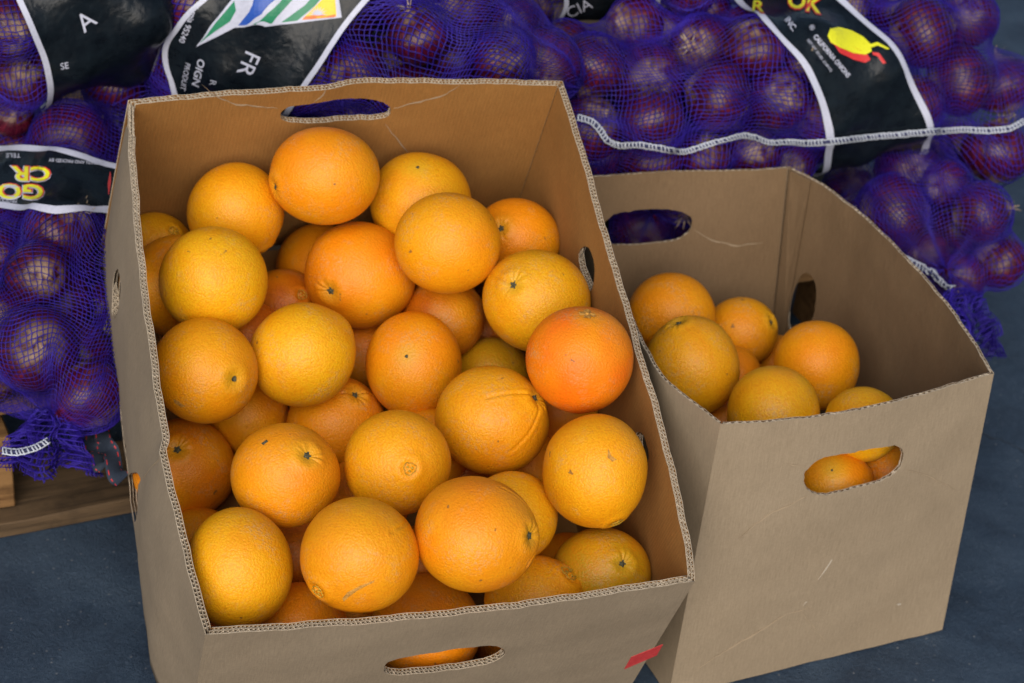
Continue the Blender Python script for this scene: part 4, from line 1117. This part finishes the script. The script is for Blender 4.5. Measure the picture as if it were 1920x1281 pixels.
# gathered bag at the right end, under the big one
b6 = Bag('b6', None, (.17, -.97, -.10), .16, .094, 'purple net bag with its gathered end facing out, behind the right rim', 'the gathered right bag', .66, (1590, 360, 1960, 700), atz(1788, 540, .195))
b6.planes += [pR2]
for q in [(1675, 400, 66, 'red onion left of the gathered net, beside the rim of the upright box'), (1839, 400, 54, 'red onion upper right of the gathered net'), (1872, 490, 50, 'rightmost red onion of the gathered bag'),
          (1850, 560, 48, None), (1773, 345, 44, None), (1735, 475, 46, None), (1830, 605, 38, 'lowest red onion of the gathered bag'), (1800, 520, 46, None)]:
    b6.at_px(*q)
b6.fill(18); b6.membrane().net(1.6)
b6.seam([(1700, 482), (1725, 497), (1750, 512), (1772, 532), (1785, 540)], 8, 7)
b6.tuft(atz(1790, 545, .20), (.25, -.75, -.62), .055, .030)
# bag seen through the handle holes
b7 = Bag('b7', (.165, 2.17, .225), (-.2, -.97, .05), .08, .095, 'purple net bag seen through the far handle hole of the upright box', 'the bag behind the upright box')
b7.planes += [pB2]
for q in [(1205, 432, 56, 'red onion filling the far handle hole of the upright box'), (1280, 440, 48, None), (1135, 430, 44, None)]: b7.at_px(*q)
b7.fill(8); b7.membrane().net()

# bag lying at the left with its end towards the viewer
b4 = Bag('b4', None, (.05, -.97, -.20), .19, .118, 'purple net bag of red onions with an upside-down yellow-lettered label', 'the lower left bag', .72, (-90, 300, 400, 1000), atz(88, 832, .158))
b4.planes += [pL1]
for q in [(70, 515, 56, 'red onion with a pale dry top, right below the left label'), (66, 655, 74, 'largest red onion of the left bag with papery shining skin'), (188, 700, 60, 'red onion of the left bag touching the tipped box'), (175, 480, 58, None), (5, 600, 60, None), (-5, 480, 55, None),
          (185, 580, 54, None), (20, 745, 50, None)]:
    b4.at_px(*q)
b4.fill(44); b4.membrane().net(1.7, .00048)
b4.label([(-30, 275), (20, 272), (80, 272), (130, 285), (205, 305)], [(-30, 388), (30, 393), (80, 402), (130, 403), (205, 398)])
def yl(s, string, o, ang, h, sx):
    s.text(string, o, ang, h, M_WHITE, .0007, sx, .07); s.text(string, (o[0]+1, o[1]-1), ang, h, M_PRED, .0009, sx, .045); s.text(string, o, ang, h, M_YEL, .0012, sx, .02)
yl(b4, 'GO', (84, 349), 182, 27, 1.45); yl(b4, 'CR', (96, 315), 181, 26, 1.45)
b4.text('PRODUCE', (34, 375), 183, 7, M_WHITE); b4.text('GROWN AND PACKED BY', (195, 305), 184, 6, M_WHITE); b4.text('TELE', (40, 289), 180, 8, M_WHITE, sx=1.2)
b4.seam([(6, 846), (30, 850), (55, 845), (75, 838), (92, 827)], 11, 8, zf=.186)
b4.tuft(atz(98, 768, .178), (.02, -.45, -.85), .050, .036, 170, .3)
# fabric strap with red stitching, tucked beside the gathered end
def strap(bag, pxs, wpx, z0):
    xy = np.array(pxs, float); n = 30; t = np.linspace(0, len(xy)-1, n); P = np.stack([np.interp(t, range(len(xy)), xy[:, i]) for i in (0, 1)], 1)
    tan = np.gradient(P, axis=0); tan /= np.linalg.norm(tan, axis=1, keepdims=True); nor = np.stack([-tan[:, 1], tan[:, 0]], 1); Vd = []; Fd = []; mi = []
    for i in range(n):
        for k_, o_ in enumerate((-1, -.8, -.7, .7, .8, 1)):
            q = P[i]+nor[i]*wpx/2*o_; p = atz(q[0], q[1], z0-.0*i); Vd.append(p+np.array([0, .004*math.sin(i*.7), .004*math.cos(o_*2+i*.5)]))
    for i in range(n-1):
        for k_ in range(5):
            a = i*6+k_; Fd.append((a, a+1, a+7, a+6)); mi.append(1 if k_ in (1, 3) and i % 2 == 0 else 0)
    m0 = len(Vd); Vd += [v-np.array([0, -.001, .0012]) for v in Vd]; F2 = [tuple(m0+q for q in reversed(f)) for f in Fd]
    link('strap', mesh('strap', local(Vd, bag.root), Fd+F2, True, mi+[0]*len(F2)), [M_STRAP, M_PRED], bag.root)
strap(b4, [(160, 760), (185, 800), (205, 850), (228, 905)], 34, .15)
strap(b4, [(175, 795), (172, 830), (195, 880)], 30, .146)

# bag across the top behind the tipped box
b2 = Bag('b2', atz(588, 92, .40)+np.array([0, .045, 0]), (math.cos(math.radians(-14)), math.sin(math.radians(-14)), -.02), .165, .112, 'purple net bag of red onions with a green and blue landscape label', 'the bag behind the tipped box', .78)
b2.planes += [pB1]
for q in [(667, 135, 56, 'red onion right of the landscape label, just above the box rim'), (788, 68, 56, 'red onion in the middle right of the bag behind the tipped box'), (745, 120, 50, None), (940, 112, 56, 'red onion with a dry neck at the right end of the landscape bag'), (855, 115, 50, None), (873, 20, 52, None), (755, 5, 50, None),
          (235, 60, 60, 'red onion at the upper left end of the landscape bag'), (215, 160, 55, 'red onion at the lower left end of the landscape bag'), (960, 40, 45, None), (600, 215, 50, 'red onion seen through the far handle hole of the tipped box'), (690, 210, 48, None)]:
    b2.at_px(*q)
b2.fill(60); b2.membrane(.0050).net(1.8, .00062)
b2.label([(390, -15), (345, 25), (308, 78), (303, 120), (320, 165)], [(712, -15), (655, 50), (605, 115), (568, 165), (530, 225)], .006)
b2.poly([(368, 88), (395, 48), (430, 5), (445, -12), (634, -12), (641, 33), (560, 43), (500, 50), (440, 52), (405, 70)], M_WHITE, off=.0004)
b2.poly([(375, 81), (405, 42), (440, 2), (443, 20), (432, 40), (402, 60)], M_GRN); b2.poly([(447, 48), (468, 22), (478, -8), (530, -8), (490, 27), (463, 47)], M_BLU)
b2.poly([(475, 46), (515, 14), (535, -8), (556, -8), (530, 20), (510, 44)], M_GRN); b2.poly([(527, 42), (572, 10), (588, -8), (606, -8), (590, 12), (557, 39)], M_GRN)
b2.poly([(566, 37), (612, -8), (628, -8), (631, 30)], M_SUN); b2.poly([(567, 37), (572, 31), (600, 27), (612, 30), (629, 27), (630, 32)], M_ORA, off=.0010)
cs = (596, 27)
for q in range(9):
    a = math.radians(180+q*180/8); b2.poly([(cs[0]+2*math.sin(a), cs[1]-2*math.cos(a)), (cs[0]+19*math.cos(a), cs[1]+17*math.sin(a)), (cs[0]-2*math.sin(a), cs[1]+2*math.cos(a))], M_WHITE, off=.0012)
b2.text('l. California 95240', (376, -22), 112, 11, M_WHITE, sx=.92, bold=.01)
b2.text('FR', (463, 92), 114, 31, M_WHITE, sx=1.0); b2.text('OIGN', (373, 108), 104, 14, M_WHITE, bold=.02, shear=.2); b2.text('PRODUIT', (349, 116), 102, 10, M_WHITE, sx=.85, shear=.2); b2.text('R', (396, 148), 104, 12, M_WHITE)
# bag at the top left
b1 = Bag('b1', atz(-50, 60, .43)+np.array([0, .06, 0]), (math.cos(math.radians(22)), math.sin(math.radians(22)), .02), .11, .095, 'purple net bag with a glossy black label at the top left corner', 'the top left bag')
for q in [(20, 50, 55, 'red onion in the top left corner of the picture'), (35, 150, 55, 'red onion left of the glossy label at the top left'), (20, 215, 40, None)]: b1.at_px(*q)
b1.fill(24); b1.membrane().net()
b1.label([(28, -10), (55, 55), (80, 110), (94, 165)], [(330, -10), (335, 60), (330, 110), (320, 160)], .006)
b1.text('A', (158, 62), -38, 34, M_WHITE, sx=1.0); b1.text('SE', (114, 130), -10, 12, M_WHITE)
# bag at the top, right of the middle
b3 = Bag('b3', atz(1100, -78, .47)+np.array([0, .05, 0]), (math.cos(math.radians(12)), math.sin(math.radians(12)), 0), .17, .085, 'purple net bag with a black label, cut by the top edge', 'the top edge bag')
for q in [(900, 5, 52, None), (985, 18, 54, 'red onion just below the top edge, left of the black label there'), (1290, -15, 50, None)]: b3.at_px(*q)
b3.fill(18); b3.membrane().net()
b3.label([(1055, -60), (1058, -10), (1056, 20), (1045, 45)], [(1240, -60), (1240, -10), (1236, 5), (1228, 20)], .005)
b3.text('CIA', (1066, 34), -25, 20, M_WHITE, sx=1.1)
# bags in the dark bottom layer, seen only in the gaps
b8 = Bag('b8', (-.02, 2.20, .235), (.05, -1, 0), .10, .088, 'dark shaded net bag in the gap between the two upper bags', 'the dark middle bag')
b8.planes += [pB1]; b8.fill(16); b8.membrane(.0055).net()
b9 = Bag('b9', (-.36, 2.16, .24), (.1, -1, 0), .10, .09, 'dark shaded net bag in the gap under the top left bag', 'the dark left bag')
b9.planes += [pB1]; b9.fill(14); b9.membrane(.0055).net()
# labels of the onions one can see: by row and place in the row
ORD = ['first', 'second', 'third', 'fourth', 'fifth', 'sixth', 'seventh', 'eighth', 'ninth', 'tenth', 'eleventh', 'twelfth']
bags = [b1, b2, b3, b4, b5, b6, b7, b8, b9]
boxes = []
for bx in (box1, box2):
    for ch in bx.children:
        if ch.name.startswith('wall'):
            boxes.append(BVHTree.FromPolygons([v.co+Vector(bx.location) for v in ch.data.vertices], [tuple(p.vertices) for p in ch.data.polygons]))
labs = [b.lbvh for b in bags if hasattr(b, 'lbvh')]
allon = [(p, ro) for b in bags for (_, p, ro, _) in b.objs]
AP = np.array([p for p, _ in allon]); AR = np.array([r for _, r in allon])
def seen(p, ro):
    for a in range(13):
        off = (0, 0) if a == 0 else ((.45 if a % 2 else .85)*ro*math.cos(a*math.pi/6), (.45 if a % 2 else .85)*ro*math.sin(a*math.pi/6))
        q = p+R3[0]*off[0]+R3[1]*off[1]; d = q-CAM; L = np.linalg.norm(d); d = d/L
        pq = proj(q)
        if not (0 < pq[0] < 1920 and 0 < pq[1] < 1281): continue
        oc = CAM-AP; b = oc@d; disc = b*b-((oc*oc).sum(1)-AR**2); t = np.where(disc > 0, -b-np.sqrt(np.maximum(disc, 0)), 9)
        me_ = np.linalg.norm(AP-p, axis=1) < 1e-6; mt = t[me_].min()
        if t[~me_].min() < mt-.004: continue
        if any((h := bv.ray_cast(Vector(CAM), Vector(d)))[0] is not None and h[3] < mt+.002 for bv in boxes+labs): continue
        return True
    return False
for b in bags:
    vis_ = []
    for (o, p, ro, lb) in b.objs:
        if seen(p, ro):
            if not lb: vis_.append((o, proj(p)))
        else: o['group'] = 'red onions hidden in '+b.where; o['label'] = 'round red onion deep in '+b.where
    vis_.sort(key=lambda q: q[1][1]); rows_ = []
    for v_ in vis_:
        if rows_ and v_[1][1]-rows_[-1][0][1][1] < 75: rows_[-1].append(v_)
        else: rows_.append([v_])
    names = {1: ['only'], 2: ['upper', 'lower'], 3: ['top', 'middle', 'bottom'], 4: ['top', 'upper', 'lower', 'bottom'], 5: ['top', 'upper', 'middle', 'lower', 'bottom']}.get(len(rows_), ['top', 'upper', 'second', 'third', 'fourth', 'fifth', 'sixth', 'seventh', 'last'])
    for i_, rw in enumerate(rows_):
        rw.sort(key=lambda q: q[1][0])
        for k_, (o, _) in enumerate(rw):
            o['label'] = 'red onion %s from left in the %s row of %s' % (ORD[min(k_, 11)], names[min(i_, len(names)-1)], b.where)
print('objects', len(bpy.data.objects))
